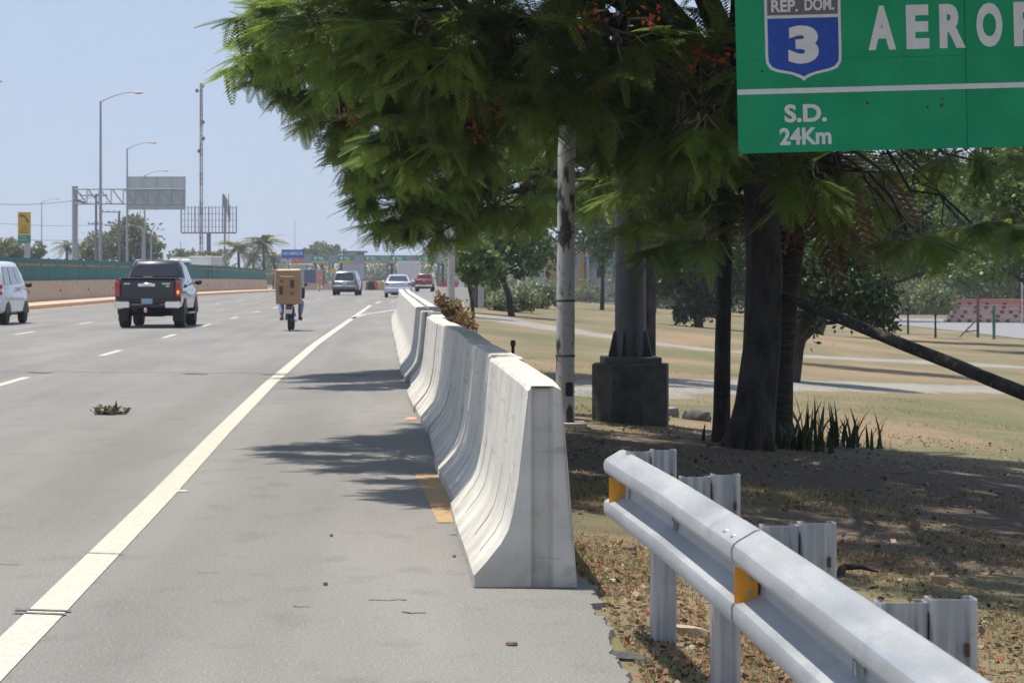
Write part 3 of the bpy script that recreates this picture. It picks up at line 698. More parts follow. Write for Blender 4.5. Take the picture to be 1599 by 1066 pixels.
# ================================================================== TREES
def limb(mb, pts, r0, r1, n=7, j=.05):
    pts = jit(pts, j); k = len(pts); mb.tube(pts, [r0+(r1-r0)*i/(k-1) for i in range(k)], n)
def fern_tree(name, label, base, trunk, lobes, limbr=.09, per=14, size=.5, tint=.35, bias=(0, 0, 0), twigs=.5, flowers=None, T=None, fork=None, group=None, sun_lift=0):
    root = thing(name, label, "tree", base, 0, group); b = Vector(base)
    L = [tuple(Vector(l[:3])-b)+tuple(l[3:]) for l in lobes]
    mb = MB(); trunk(mb); mb.build("trunk", M_BARK, root, smooth=60)
    f = Vector(fork)-b; mb = MB()
    for l in L:
        c = Vector(l[:3]); q = bez(f, c, .35, 7); lr = limbr if l[6] > 25 else limbr*.28; limb(mb, q, lr, lr*.45, 7, .09)
        for k in range(3):
            e = c+Vector([random.uniform(-1, 1)*l[3]*.6, random.uniform(-1, 1)*l[4]*.6, random.uniform(-.3, .5)*l[5]]); s0 = q[random.choice((3, 4, 5))]
            limb(mb, bez(s0, e, .15, 5), lr*.45, lr*.2, 6, .06)
    mb.build("limb", M_BARK, root, smooth=60)
    tips = fern_crown(L, root, per, size, T, tint, bias=bias, sun_lift=sun_lift)
    mb = MB()
    for c, t_ in tips:
        if random.random() > twigs: continue
        c = Vector(c); t_ = Vector(t_); s0 = c.lerp(t_, random.uniform(.05, .5))+Vector((0, 0, .1)); limb(mb, bez(s0, t_, .1, 4), .014, .005, 5, .04)
    mb.build("twig", mat("pale_twig", (.20, .16, .12), .9, var=.3), root)
    if flowers:
        Vv = []; 
        for (x, y, z, n) in flowers:
            p = np.array([x, y, z])-np.array(base); P = p+RNG.normal(size=(n, 3))*np.array([.07, .07, .05]); d = RNG.normal(size=(n, 3)); d /= np.linalg.norm(d, axis=1, keepdims=True)
            e = np.cross(d, RNG.normal(size=(n, 3))); e /= np.linalg.norm(e, axis=1, keepdims=True); Vv.append(np.stack([P, P+d*.03+e*.016, P+d*.06, P+d*.03-e*.016], 1))
        Vv = np.concatenate(Vv); quadmesh("flowers", Vv, RNG.random(len(Vv)), M_PETAL, root)["kind"] = "stuff"
    return root
def pt(u, v, Y): return (UX(u, Y), Y, VZ(v, Y))
def lobe(u, v, Y, rx, ry, rz, n): return (*pt(u, v, Y), rx, ry, rz, n)
# A: the big flame tree over the shoulder
bx, by = UX(1180, 24), 24.0; bz = ground(bx, by)
def trunkA(mb):
    mb.tube([(-.10, 0, -.3), (-.06, 0, .05), (.0, 0, .45), (.06, 0, 1.0), (.09, .0, 1.8), (.05, 0, 2.6), (-.1, 0, 3.3)], [.30, .25, .21, .19, .185, .17, .14], 14)
    for a, l, z in ((205, .55, .38), (165, .5, .3), (258, .5, .42), (300, .38, .30), (20, .3, .2), (232, .5, .2), (188, .62, .2)):
        l *= .62; c, s_ = math.cos(R(a)), math.sin(R(a)); mb.tube([(.02, 0, .75+z*.3), (c*l*.5, s_*l*.5, z), (c*l*.9, s_*l*.9, -.02), (c*l*1.2, s_*l*1.2, -.2)], [.11, .09, .065, .04], 8)
Lb = []
# over the road (mostly above the frame) and hanging towards the left
Lb += [(-.92, 20.3, 4.85, 1.15, 2.1, .42, 120), (-.45, 16.3, 4.9, .7, .9, .25, 36), (-.25, 17.6, 4.85, .8, 1.4, .35, 60), (.4, 19.3, 4.7, 1.0, 2.6, .5, 90)]
Lb += [lobe(560, 30, 21.5, .70, 1.2, .26, 34), lobe(600, 105, 22, .70, 1.1, .20, 30), lobe(690, 50, 21, .9, 1.4, .35, 50), lobe(655, 165, 22.5, .62, 1.1, .18, 28), lobe(640, 225, 23.5, .48, .9, .16, 18)]
Lb += [lobe(800, 110, 21, 1.0, 1.5, .55, 62), lobe(740, 215, 23.0, .60, 1.1, .22, 30), lobe(950, 80, 20.5, 1.0, 1.5, .8, 66), lobe(1000, 205, 22.5, .55, 1.1, .40, 40), lobe(1075, 150, 20.5, .7, 1.3, .7, 52), lobe(830, 190, 27.2, .62, 1.1, .34, 30)]
Lb += [lobe(1000, 285, 26, .55, 1.0, .28, 26), lobe(1100, 290, 24.5, .45, .8, .30, 20), lobe(1100, 385, 20.5, .46, .5, .12, 7), lobe(1030, 350, 22, .35, .6, .10, 6), lobe(1090, 205, 19.6, .36, .35, .10, 7)]
Lb += [lobe(1250, 275, 20.6, .42, .4, .14, 8), lobe(1420, 370, 21.5, .40, .5, .10, 5), lobe(1530, 360, 23, .55, .5, .12, 8), lobe(1330, 325, 24, .45, .7, .14, 7), lobe(1520, 250, 23, .7, .8, .14, 9), lobe(1440, 265, 25, .5, .8, .14, 8)]
# the canopy roof that shades the verge
for a_ in range(4):
    for b_i in range(5):
        Lb.append((1.9+a_*1.75+random.uniform(-.3, .3), 13.6+b_i*2.6+random.uniform(-.3, .3), 4.9+.18*a_+random.uniform(-.1, .5), 1.15, 1.6, .42, 46))
Lb += [(1.2, 21.5, 5.6, 1.6, 2.4, .7, 70), (2.8, 20.5, 5.9, 1.6, 2.6, .7, 60), (.2, 23.2, 4.9, 1.2, 1.0, .5, 30), (8.6, 18.5, 5.6, 1.4, 2.4, .6, 40)]
fern_tree("flame_tree", "large flame tree with flared dark trunk and a few red flowers over the shoulder", (bx, by, bz), trunkA, Lb, .085, 14, .36, .30, (0, 0, -.15), .55,
          flowers=[(*pt(u, v, Y), n) for u, v, Y, n in ((1083, 83, 19.5, 22), (1121, 92, 19.4, 26), (1098, 97, 19.5, 12), (925, 18, 19.2, 16), (918, 40, 19.3, 10), (936, 132, 20.5, 30), (783, 165, 20.8, 24), (742, 170, 20.9, 24), (640, 185, 22, 20), (547, 186, 22, 18), (740, 205, 21.5, 16), (1010, 22, 19, 24))], fork=(bx, by, 2.9))
# B: second flame tree further along, reaching over the lane edge
bx2, by2 = UX(1006, 41), 41.0
def trunkB(mb): mb.tube([(0, 0, -.3), (.02, 0, .5), (.05, 0, 1.8), (-.1, 0, 3.2)], [.24, .18, .15, .13], 12)
LB = [(-1.0, 31.9, 4.95, 1.0, 1.0, .3, 26), (.0, 32.6, 5.0, 1.2, 1.2, .35, 34), lobe(420, 60, 34.5, .55, 1.3, .40, 22), lobe(395, 95, 34, .42, .8, .14, 8), lobe(480, 110, 35, .75, 1.3, .45, 34), lobe(450, 20, 35, .7, 1.5, .5, 30), lobe(530, 170, 35.5, .70, 1.2, .45, 32), lobe(560, 240, 36, .50, 1.0, .35, 20), lobe(620, 270, 36.5, .60, 1.1, .40, 30), lobe(620, 335, 37, .42, .8, .26, 16), lobe(680, 330, 37.5, .6, .9, .3, 24),
      lobe(700, 250, 37, .9, 1.4, .6, 46), lobe(610, 150, 36, .9, 1.5, .7, 46), lobe(560, 40, 36, 1.1, 1.6, .7, 44), lobe(800, 300, 38, .9, 1.4, .5, 40), lobe(760, 150, 38, 1.2, 1.8, .9, 50), lobe(900, 260, 40, 1.2, 1.6, .8, 50), lobe(668, 372, 37.2, .36, .5, .10, 7), lobe(1000, 200, 41, 1.3, 1.6, 1, 40), lobe(575, 312, 36.4, .3, .5, .12, 7)]
fern_tree("flame_tree", "second flame tree behind the steel column, its feathery left edge over the lane", (bx2, by2, ground(bx2, by2)), trunkB, LB, .09, 14, .46, .42, (-.25, 0, -.25), .5, fork=(bx2, by2, 3.0), sun_lift=.45, T=frond_template(11, .26, .042))
# slim trunk, palm with dead skirt, leaning trunk
X, Y = UX(1127, 24.6), 24.6; gz = ground(X, Y)
t = thing("slim_tree", "slim straight dark tree trunk just left of the flared flame tree trunk", "tree", (X, Y, gz))
mb = MB(); mb.tube([(-.01, 0, -.2), (0, 0, .3), (.01, 0, 1.0), (.035, 0, 2.0), (.0, 0, 3.2)], [.115, .09, .082, .075, .06], 12); mb.build("trunk", M_BARK, t, smooth=60)
fern_crown([(0, 0, 3.6, 1.0, 1.0, .6, 26), (.1, -.3, 2.35, .45, .4, .18, 5)], t, 10, .45, None, .3)
X, Y = UX(1224, 25.2), 25.2; gz = ground(X, Y)
t = thing("palm_tree", "palm with brown dead fronds hanging around a thick trunk behind the road sign", "palm", (X, Y, gz))
mb = MB(); mb.tube([(0, 0, -.2), (-.03, 0, .2), (-.04, 0, .8), (.0, 0, 1.6), (.1, 0, 2.5), (.28, 0, 3.4)], [.17, .125, .14, .155, .17, .15], 14); mb.build("trunk", M_PBARK, t, smooth=60)
TP = frond_template(22, .30, .030, 50, .75); n = 46; a = RNG.random(n)*6.28
P = np.tile([.3, 0, 3.15], (n, 1))+RNG.normal(size=(n, 3))*.07; D = np.stack([np.cos(a), np.sin(a), -.2+.3*RNG.normal(size=n)], 1)
V = spray(P, D, np.full(n, 1.0)+.25*RNG.random(n), RNG.normal(size=n)*.3, TP); quadmesh("dead_fronds", V.reshape(-1, 4, 3), np.repeat(RNG.random(n), len(TP)), M_THATCH, t)
n = 26; a = RNG.random(n)*6.28; P = np.tile([.32, 0, 3.5], (n, 1)); D = np.stack([np.cos(a), np.sin(a), .5+.4*RNG.normal(size=n)], 1)
V = spray(P, D, np.full(n, 1.7), RNG.normal(size=n)*.3, frond_template(26, .24, .02, 50, .5)); quadmesh("fronds", V.reshape(-1, 4, 3), np.repeat(RNG.random(n), V.shape[1]), M_LEAF, t)
a0 = Vector(pt(1222, 462, 24.1)); a1 = Vector(pt(1599, 612, 21.0)); a2 = Vector(pt(1900, 733, 19.2))
mb = MB(); pts = jit([a0.lerp(a2, k/9) for k in range(10)], .006); mb.tube(pts, [.050, .053, .055, .058, .060, .063, .065, .067, .069, .070], 10)
g = NG("lichen_bark"); a = g.noise(6, 6); d = g.noise(22, 4); M_LICH = g.done(g.mix(g.rng(d, .60, .72), g.mix(g.rng(a, .3, .7), (.04, .034, .028), (.10, .085, .07)), (.27, .26, .22)), .95, d, .8, .03)
tag(mb.build("leaning_trunk", M_LICH, smooth=60), "long dark dead trunk leaning from the big tree down to the right edge", "log")

def leafy(name, label, u, v, blobs, n, leaf, m=None, Y=None, tr=.15, aspect=.55, hang=0, cat="tree", clump=.5, group=None, trunkmat=None):
    X, Y = (UX(u, Y), Y) if Y else hit(u, v); gz = ground(X, Y); root = thing(name, label, cat, (X, Y, gz), 0, group); s = Y/F
    B = [((bu-U0)*s-X, dy, H-(bv-V0)*s-gz, ru*s, ry, rv*s) for (bu, bv, ru, rv, ry, dy) in blobs]
    mb = MB(); top = Vector(B[0][:3]); mb.tube(jit([Vector((0, 0, -.2)), Vector((top.x*.15, 0, top.z*.3)), Vector((top.x*.5, top.y*.5, top.z*.65)), top], tr*.2), [tr*1.25, tr, tr*.7, tr*.3], 8)
    for b in B[1:]:
        c = Vector(b[:3]); s0 = Vector((top.x*.3, 0, min(top.z, c.z)*.55)); limb(mb, bez(s0, c, .1, 5), tr*.5, tr*.15, 6, tr*.4)
    mb.build("trunk" if cat != "shrub" else "stem", trunkmat or M_BARK, root, smooth=60)
    leaf_crown(B, root, n, leaf, m or M_LEAF, "crown" if cat != "shrub" else "foliage", clump, aspect, hang); return root
# bushy dark tree behind the leaning trunk
leafy("bushy_tree", "dense dark green leafy tree hanging low behind the leaning trunk", 1236, 560, [(1290, 430, 62, 60, 1.2, 0), (1245, 480, 45, 48, 1.0, .2), (1345, 450, 52, 50, 1, .3), (1300, 350, 70, 55, 1.2, .5), (1380, 480, 26, 34, .6, 0), (1225, 400, 45, 70, 1, .5)], 15000, .11, M_LEAFD, Y=46, tr=.12, hang=.6)
leafy("shade_tree", "leafy tree behind the palm with drooping dark leaves under the sign", 1215, 560, [(1330, 300, 90, 60, 2.2, 0), (1420, 270, 60, 45, 2, .3), (1260, 330, 70, 60, 2, 0), (1390, 350, 60, 36, 1.6, .4)], 11000, .16, M_LEAFD, Y=62, tr=.2, hang=.8)
leafy("shade_tree", "leafy tree at the right edge with glossy leaves hanging beside the sky gap", 1660, 560, [(1585, 262, 70, 45, 2, 0), (1660, 230, 90, 80, 2.4, 0), (1540, 300, 40, 24, 1.2, 0), (1600, 330, 60, 30, 1.4, 0), (1680, 340, 80, 70, 2, 0)], 11000, .15, M_LEAF, Y=55, tr=.22, hang=.6)
# park trees further off
leafy("park_tree", "small dark park tree with shrubby base seen right of the steel column", 1092, 511, [(1085, 400, 66, 56, 1.8, 0), (1045, 425, 34, 40, 1.5, 0), (1125, 430, 44, 48, 1.5, 0), (1070, 482, 20, 24, .8, 0), (1085, 335, 70, 60, 1.8, 0), (1110, 478, 20, 22, .8, 0), (1150, 380, 40, 50, 1.5, 0)], 17000, .24, M_LEAFD, tr=.18)
leafy("park_tree", "thin dark stemmed park tree close behind the right side of the steel column", 1021, 488, [(1035, 380, 44, 54, 1.5, 0), (1000, 360, 44, 54, 1.5, 0), (1040, 430, 20, 22, .8, 0), (930, 330, 44, 44, 1.5, 0)], 9000, .24, M_LEAF, tr=.14)
for i, (u, vb, bl, n, lf, m, lb) in enumerate((
    (1180, 478, [(1160, 390, 60, 60, 4, 0), (1210, 420, 60, 50, 4, 0), (1130, 430, 40, 34, 3, 0)], 6500, .36, M_LEAF, "broad park tree seen between the slim trunk and the palm trunk"),
    (1365, 486, [(1365, 400, 70, 55, 5, 0), (1320, 430, 55, 50, 4, 0), (1400, 345, 60, 50, 4, 0)], 8000, .36, M_LEAF, "mid green park tree behind the two young trees"),
    (1500, 476, [(1500, 400, 60, 56, 5, 0), (1455, 370, 60, 46, 5, 0), (1540, 350, 60, 50, 4, 0), (1480, 430, 50, 36, 4, 0)], 9000, .38, M_LEAF, "large bright green park tree directly left of and behind the bleachers"),
    (1588, 470, [(1590, 400, 62, 60, 5, 0), (1640, 350, 70, 60, 5, 0), (1560, 330, 40, 40, 4, 0)], 8000, .38, M_LEAF, "tall park tree behind the right end of the bleachers"),
    (1272, 500, [(1400, 345, 60, 46, 3, 0), (1500, 330, 66, 50, 3, 0), (1450, 370, 50, 40, 3, 0), (1560, 345, 56, 46, 3, 0), (1420, 405, 50, 34, 3, 0), (1510, 410, 46, 30, 3, 0), (1500, 285, 60, 40, 3, 0), (1340, 310, 56, 44, 3, 0), (1330, 380, 50, 40, 3, 0)], 22000, .22, M_LEAF, "nearer sunlit park tree filling the gap below the right half of the sign"),
    (1700, 520, [(1600, 330, 60, 50, 3, 0), (1590, 395, 46, 36, 3, 0), (1560, 290, 50, 40, 3, 0), (1540, 410, 46, 26, 3, 0)], 12000, .22, M_LEAF, "sunlit park tree whose branches enter from the right edge above the bleachers"),
    (1275, 480, [(1275, 400, 60, 60, 4, 0), (1250, 340, 50, 50, 4, 0)], 5000, .36, M_LEAFD, "dark park tree deep behind the hanging palm fronds"))):
    leafy("park_tree", lb, u, vb, bl, n, lf, m, Y=(200, 190, 215, 205, 120, 105, 230)[i], tr=.3, group="trees at the back of the park")
X0, Y0 = 0, 330; mb_bl = []
for k in range(26):
    u = 1000+k*27; yy = 232+RNG.random()*22
    for lv in range(4): mb_bl.append((UX(u+RNG.normal()*8, yy), yy+RNG.random()*8, -1.2+lv*(2.5 if u > 1120 else 2.0)+RNG.random(), 2.1+RNG.random(), 3.5, 1.9+RNG.random()))
o = leaf_crown(mb_bl, None, 85000, .46, M_LEAF, "far_wood", .65); tag(o, "dense mass of distant trees closing the back of the park", "woodland", kind="stuff")
for u, v, w_, h_, lb in ((1418, 522, 26, 30, "slim young tree with sparse crown, left of the two near the court"), (1461, 528, 36, 34, "young round-headed tree nearer the bleachers, right of its thin neighbour")):
    X, Y = hit(u, v); leafy("young_tree", lb, u, v, [(u, v-72, w_, h_*.8, .9, 0), (u-10, v-55, w_*.7, h_*.5, .7, 0), (u+12, v-60, w_*.7, h_*.6, .7, 0)], 2600 if w_ > 30 else 1300, .17, M_HEDGE, tr=.055, group="young trees by the court")
# tree over the hedge and hedge shrubs
leafy("park_tree", "light green leafy tree above the hedge, left of the mottled lamp post", 800, 483, [(760, 385, 42, 36, 1.6, 0), (800, 350, 60, 40, 2, 0), (835, 390, 34, 36, 1.6, 0), (730, 405, 22, 24, 1, 0), (715, 360, 22, 30, 1, 0), (790, 420, 30, 16, 1, 0)], 7500, .22, M_LEAF, Y=96, tr=.12)
leafy("park_tree", "pale leafy tree between the mottled lamp post and the steel column", 940, 470, [(942, 378, 24, 40, 1.6, 0), (915, 350, 34, 44, 1.6, 0), (960, 345, 34, 48, 1.6, 0)], 6500, .24, M_LEAF, Y=150, tr=.12)
for u, vb, wd, ht, lb in ((765, 480, 22, 48, "pale flowering shrub next to the end of the edge wall"), (800, 487, 34, 56, "round pale green shrub, second from the edge wall"), (845, 482, 26, 50, "dark based shrub left of the mottled lamp post"), (868, 478, 18, 46, "shrub half hidden behind the mottled lamp post"),
                          (915, 473, 24, 40, "low shrub directly right of the mottled lamp post"), (952, 472, 26, 38, "low pale shrub in front of the blue striped building"), (1020, 471, 28, 30, "low shrub behind the steel column")):
    X, Y = hit(u, vb); leafy("hedge_shrub", lb, u, vb, [(u, vb-ht*.45, wd, ht*.42, .9, 0), (u-wd*.5, vb-ht*.3, wd*.6, ht*.3, .8, -.2), (u+wd*.5, vb-ht*.35, wd*.6, ht*.34, .8, .2)], int(2600*wd/26), .17, M_HEDGE, tr=.04, cat="shrub", group="pale shrubs along the park edge", clump=.7)
leafy("croton_shrub", "reddish brown dry shrub behind the concrete barriers beside the slim pole", 700, 520, [(690, 482, 9, 24, .35, 0), (703, 490, 12, 22, .35, 0), (722, 498, 12, 12, .3, -.3), (712, 480, 8, 12, .3, .1), (738, 506, 10, 6, .3, -.5)], 1500, .10, M_CROTON, Y=56, tr=.02, cat="shrub", clump=.8)

leafy("green_bush", "bright green leafy bush hanging over the edge wall behind the slim utility pole", 740, 0, [(722, 410, 22, 18, .8, 0), (745, 395, 26, 26, 1, 0), (765, 425, 24, 22, 1, 0), (735, 432, 12, 12, .6, 0)], 4200, .17, M_LEAF, Y=86, tr=.06, cat="bush")
# left side trees, palms
def far_tree(lb, u, Y, blobs, n, leaf, m=None): return leafy("roadside_tree", lb, u, 0, blobs, n, leaf, m or M_FARL, Y=Y, tr=.3, group="trees beyond the far carriageway")
far_tree("large rounded green tree beyond the gantry sign", 205, 330, [(208, 372, 34, 32, 4, 0), (188, 382, 26, 24, 4, 0), (232, 390, 22, 20, 3, 0), (210, 352, 18, 14, 3, 0)], 6500, .55)
far_tree("yellowish tree just right of the gantry post", 150, 330, [(150, 385, 26, 20, 3, 0), (135, 394, 16, 14, 3, 0), (168, 392, 20, 18, 3, 0)], 3200, .5)
far_tree("low dull green tree behind the yellow sign post", 15, 260, [(12, 390, 22, 16, 3, 0), (-15, 388, 20, 18, 3, 0), (35, 396, 16, 10, 2, 0)], 2400, .45)
far_tree("small sparse tree between the yellow sign and the gantry post", 60, 260, [(62, 388, 9, 12, 1.5, 0), (54, 396, 10, 8, 1.5, 0)], 700, .38)
far_tree("low green tree line patch left of the white box truck roof", 290, 360, [(285, 398, 22, 8, 3, 0), (315, 400, 20, 6, 3, 0), (345, 399, 14, 8, 3, 0)], 2200, .45)
def palm(lb, u, v, Y, h, n=34, fl=3.0, seed=0):
    X = UX(u, Y); z = roadz(Y); zt = VZ(v, Y); root = thing("coconut_palm", lb, "palm", (X, Y, z), 0, "palms on the far left side")
    mb = MB(); mb.tube([(0, 0, -.5), (.1, 0, (zt-z)*.5), (0, 0, zt-z)], [.28, .2, .16], 10); mb.build("trunk", M_PBARK, root, smooth=60)
    a = RNG.random(n)*6.28; el = RNG.uniform(-.7, 1.1, n); D = np.stack([np.cos(a), np.sin(a), el], 1)
    V = spray(np.tile([0, 0, zt-z], (n, 1)), D, np.full(n, fl), RNG.normal(size=n)*.3, frond_template(16, .26, .035, 55, .65)); quadmesh("fronds", V.reshape(-1, 4, 3), np.repeat(RNG.random(n), V.shape[1]), M_PALM, root)
palm("shorter coconut palm left of its taller neighbour, right of the billboard frame", 372, 386, 340, 0, 40, 3.0); palm("taller coconut palm left of the blue banner", 411, 380, 340, 0, 34, 3.2)
palm("palm top partly hidden by the gantry post", 104, 384, 330, 0, 22, 2.2); palm("low palm between the two tall palms and the blue banner", 395, 402, 345, 0, 30, 2.4)
palm("low palm just left of the blue banner", 428, 402, 345, 0, 26, 2.2)
far_tree("flat topped tree behind the left end of the toll canopy", 505, 520, [(500, 390, 20, 10, 4, 0), (525, 393, 14, 8, 4, 0), (485, 396, 14, 8, 3, 0)], 2400, .6)
far_tree("pale green tree above the toll canopy near the slim pole", 684, 500, [(684, 396, 16, 9, 4, 0), (700, 392, 14, 10, 4, 0)], 1500, .6)
bl = [(UX(425+k*15, 560), 560+RNG.random()*20, .4+RNG.random()*1.2, 3.0, 4, 3.2) for k in range(26)]
o = leaf_crown(bl, None, 11000, .8, M_FARL, "far_wood", .6); tag(o, "hazy mass of trees seen through the toll plaza", "woodland", kind="stuff")
bl = [(UX(-40+k*16, 470), 470, .0+RNG.random()*1.6, 3, 4, 2.6) for k in range(32)]
o = leaf_crown(bl, None, 9000, .7, M_FARL, "far_wood", .6); tag(o, "low distant tree line behind the green screen on the left", "woodland", kind="stuff")

# ================================================================== VEHICLES
def lring(y, w, zb, zt, r=.07, rb=.05, tum=.04):
    """lower-body cross-section: slight barrel side, rounded shoulders"""
    zm = zb+(zt-zb)*.45
    return [(-w+rb+.04, y, zb), (w-rb-.04, y, zb), (w-.02, y, zb+rb), (w, y, zm), (w-tum*.4, y, zt-r), (w-tum-r*.4, y, zt-r*.25), (w-tum-r, y, zt), (-w+tum+r, y, zt), (-w+tum+r*.4, y, zt-r*.25), (-w+tum*.4, y, zt-r), (-w, y, zm), (-w+.02, y, zb+rb)]
def cring(z, w, yr, yf, c=.12):
    return [(-w+c, yr, z), (w-c, yr, z), (w-c*.3, yr+c*.35, z), (w, yr+c, z), (w, yf-c, z), (w-c*.3, yf-c*.35, z), (w-c, yf, z), (-w+c, yf, z), (-w+c*.3, yf-c*.35, z), (-w, yf-c, z), (-w, yr+c, z), (-w+c*.3, yr+c*.35, z)]
def panel(mb, P, u0, u1, v0, v1, off=.008, th=.012, mi=0, rr=.0):
    """thin pane proud of the quad P=(bottom-left, bottom-right, top-right, top-left)"""
    P = [Vector(p) for p in P]; nrm = (P[1]-P[0]).cross(P[3]-P[0]).normalized()
    def at(u, v): return P[0].lerp(P[1], u).lerp(P[3].lerp(P[2], u), v)
    k = .06; cs = [(u0+k*.6*(u1-u0), v0), (u1-k*.6*(u1-u0), v0), (u1, v0+k*2*(v1-v0)), (u1, v1-k*2*(v1-v0)), (u1-k*(u1-u0), v1), (u0+k*(u1-u0), v1), (u0, v1-k*2*(v1-v0)), (u0, v0+k*2*(v1-v0))]
    mb.loft([[tuple(at(*c)+nrm*(off-th)) for c in cs], [tuple(at(*c)+nrm*off) for c in cs]], mi)
def vehicle(name, label, cat, loc, rz, S, group=None):
    t = thing(name, label, cat, loc, rz, group); paint = S["paint"]; W = S["W"]/2
    mb = MB(); mb.loft([lring(*a) for a in S["body"]]); body = mb.build("body", paint, t, smooth=50)
    z0, w0, r0, f0, z1, w1, r1, f1 = S["cab"]
    mb = MB(); zm = z0+(z1-z0)*.5
    mb.loft([cring(z0-.03, w0, r0-.01, f0+.02), cring(zm, (w0+w1)/2+.02, (r0+r1)/2-.02, (f0+f1)/2+.03), cring(z1-.03, w1, r1, f1), cring(z1+.02, w1-.06, r1+.06, f1-.06), cring(z1+.045, w1-.22, r1+.25, f1-.25)])
    mb.build("cabin", paint, t, smooth=50)
    wm, rm, fm = (w0+w1)/2+.02, (r0+r1)/2-.02, (f0+f1)/2+.03
    # rear and front glass
    mb = MB(); P = [(-wm+.02, rm, zm-(z1-z0)*.42), (wm-.02, rm, zm-(z1-z0)*.42), (w1-.02, r1, z1-.03), (-w1+.02, r1, z1-.03)]
    P[0] = (-w0+.04, r0, z0+.02); P[1] = (w0-.04, r0, z0+.02)
    panel(mb, P, .07, .93, S.get("rw0", .12), .90, .035); mb.build("rear_window", GLASS(), t)
    P = [(w0-.04, f0, z0), (-w0+.04, f0, z0), (-w1+.02, f1, z1), (w1-.02, f1, z1)]
    mb = MB(); panel(mb, P, .05, .95, .06, .93, .045); mb.build("windscreen", GLASS(), t)
    for sgn in (1, -1):
        P = [(sgn*w0, r0+.08, z0), (sgn*w0, f0-.12, z0), (sgn*w1, f1-.05, z1), (sgn*w1, r1+.08, z1)]
        if sgn < 0: P = [P[1], P[0], P[3], P[2]]
        for u0, u1 in S["side"]:
            if sgn < 0: u0, u1 = 1-u1, 1-u0
            mb = MB(); panel(mb, P, u0, u1, .12, .84, .032); mb.build("side_window", GLASS() if not S.get("solidside") else paint, t)
        mb = MB(); mb.ell((sgn*(W+.10), f0-.28, z0+.06), (.11, .07, .08)); mb.tube([(sgn*(w0-.02), f0-.3, z0+.03), (sgn*(W+.05), f0-.29, z0+.04)], .02, 6); mb.build("mirror", S.get("mirror", paint), t, smooth=60)
        for dy in S.get("handles", (-.2, .85)):
            mb = MB(); mb.cbox((sgn*(W-.005), dy, z0-.14), (.03, .16, .03), .01); mb.build("door_handle", CHROME() if S.get("chromeh") else paint, t)
    # wheels
    wr, ww = S["wheel"]
    for yy in S["axles"]:
        for sgn in (1, -1):
            mb = MB(); mb.lathe([(wr*.62, -ww/2), (wr*.93, -ww/2), (wr, -ww/2+.035), (wr, ww/2-.035), (wr*.93, ww/2), (wr*.62, ww/2)], 24, 0, 'X'); wl = mb.build("wheel", TYRE(), t, smooth=40); wl.location = (sgn*(W-ww/2-.02), yy, wr)
            mb = MB(); mb.lathe([(.001, .03), (wr*.18, .035), (wr*.25, .0), (wr*.55, .01), (wr*.63, .04), (wr*.63, -.04)], 20, 0, 'X', Matrix.Scale(sgn, 4, (1, 0, 0)) @ Matrix.Translation((ww/2-.045, 0, 0)))
            for k in range(6): mb.cbox((sgn*(ww/2-.03), 0, wr*.36), (.02, .05, wr*.5), .008, 0, Matrix.Rotation(k*math.pi/3, 4, 'X'))
            mb.build("rim", RIM(), wl, smooth=40)
        mb = MB()
        for sgn in (1, -1):
            rr = []; n = 12
            for x in (sgn*(W+.004), sgn*(W-ww-.04)): rr.append([(x, yy+math.cos(math.pi*k/n)*(wr+.07), wr+.0+math.sin(math.pi*k/n)*(wr+.07)) for k in range(n+1)]+[(x, yy-wr-.07, S["body"][1][2]-.0), (x, yy+wr+.07, S["body"][1][2]-.0)])
            mb.loft(rr)
        mb.build("wheel_arch", DARKM(), t)
    mb = MB(); ab = S["axles"]; mb.cbox((0, (ab[0]+ab[1])/2, S["body"][1][2]-.06), (W*1.1, ab[1]-ab[0]-.7, .18), .04); mb.tube([(-W+.2, ab[0], wr), (W-.2, ab[0], wr)], .06, 8); mb.tube([(-W+.2, ab[1], wr), (W-.2, ab[1], wr)], .05, 8); mb.build("underbody", DARKM(), t)
    # tail lights
    for sgn in (1, -1):
        for (x, z, a, b, mi) in S["lights"]:
            mb = MB(); mb.cbox((sgn*x, S["rear"]-.005, z), (a, .09, b), .022); mb.build("tail_light" if mi == 0 else "light_segment", [REDL(), mat("clear_lens", (.62, .60, .58), .15, var=.1, coat=1), mat("amber_lamp", (.9, .38, .03), .3, emit=(1, .42, .04, 1.6))][mi if not (mi == 2 and sgn < 0) else 1], t)
    for nm, c, d, m, ch in S["bits"]:
        mb = MB(); mb.cbox(c, d, ch); mb.build(nm, m, t)
    return t, body
def heading(Y): return -math.atan((curve(Y+3)-curve(Y-3))/6)
M_BLKP = mat("black_car_paint", (.006, .0065, .008), .3, spec=.3, var=.05, coat=1); M_WHP = mat("white_car_paint", (.70, .72, .73), .3, var=.03, coat=.8)
M_SILV = mat("silver_car_paint", (.50, .54, .62), .28, .35, var=.03, coat=1); M_GRYP = mat("grey_green_car_paint", (.115, .15, .155), .3, .3, var=.05, coat=1)
M_REDP = mat("dark_red_car_paint", (.21, .022, .02), .3, .1, var=.06, coat=1); M_PLB = mat("pale_blue_plate", (.28, .42, .52), .5, var=.15); M_PLW = mat("white_plate", (.6, .6, .58), .5, var=.15)
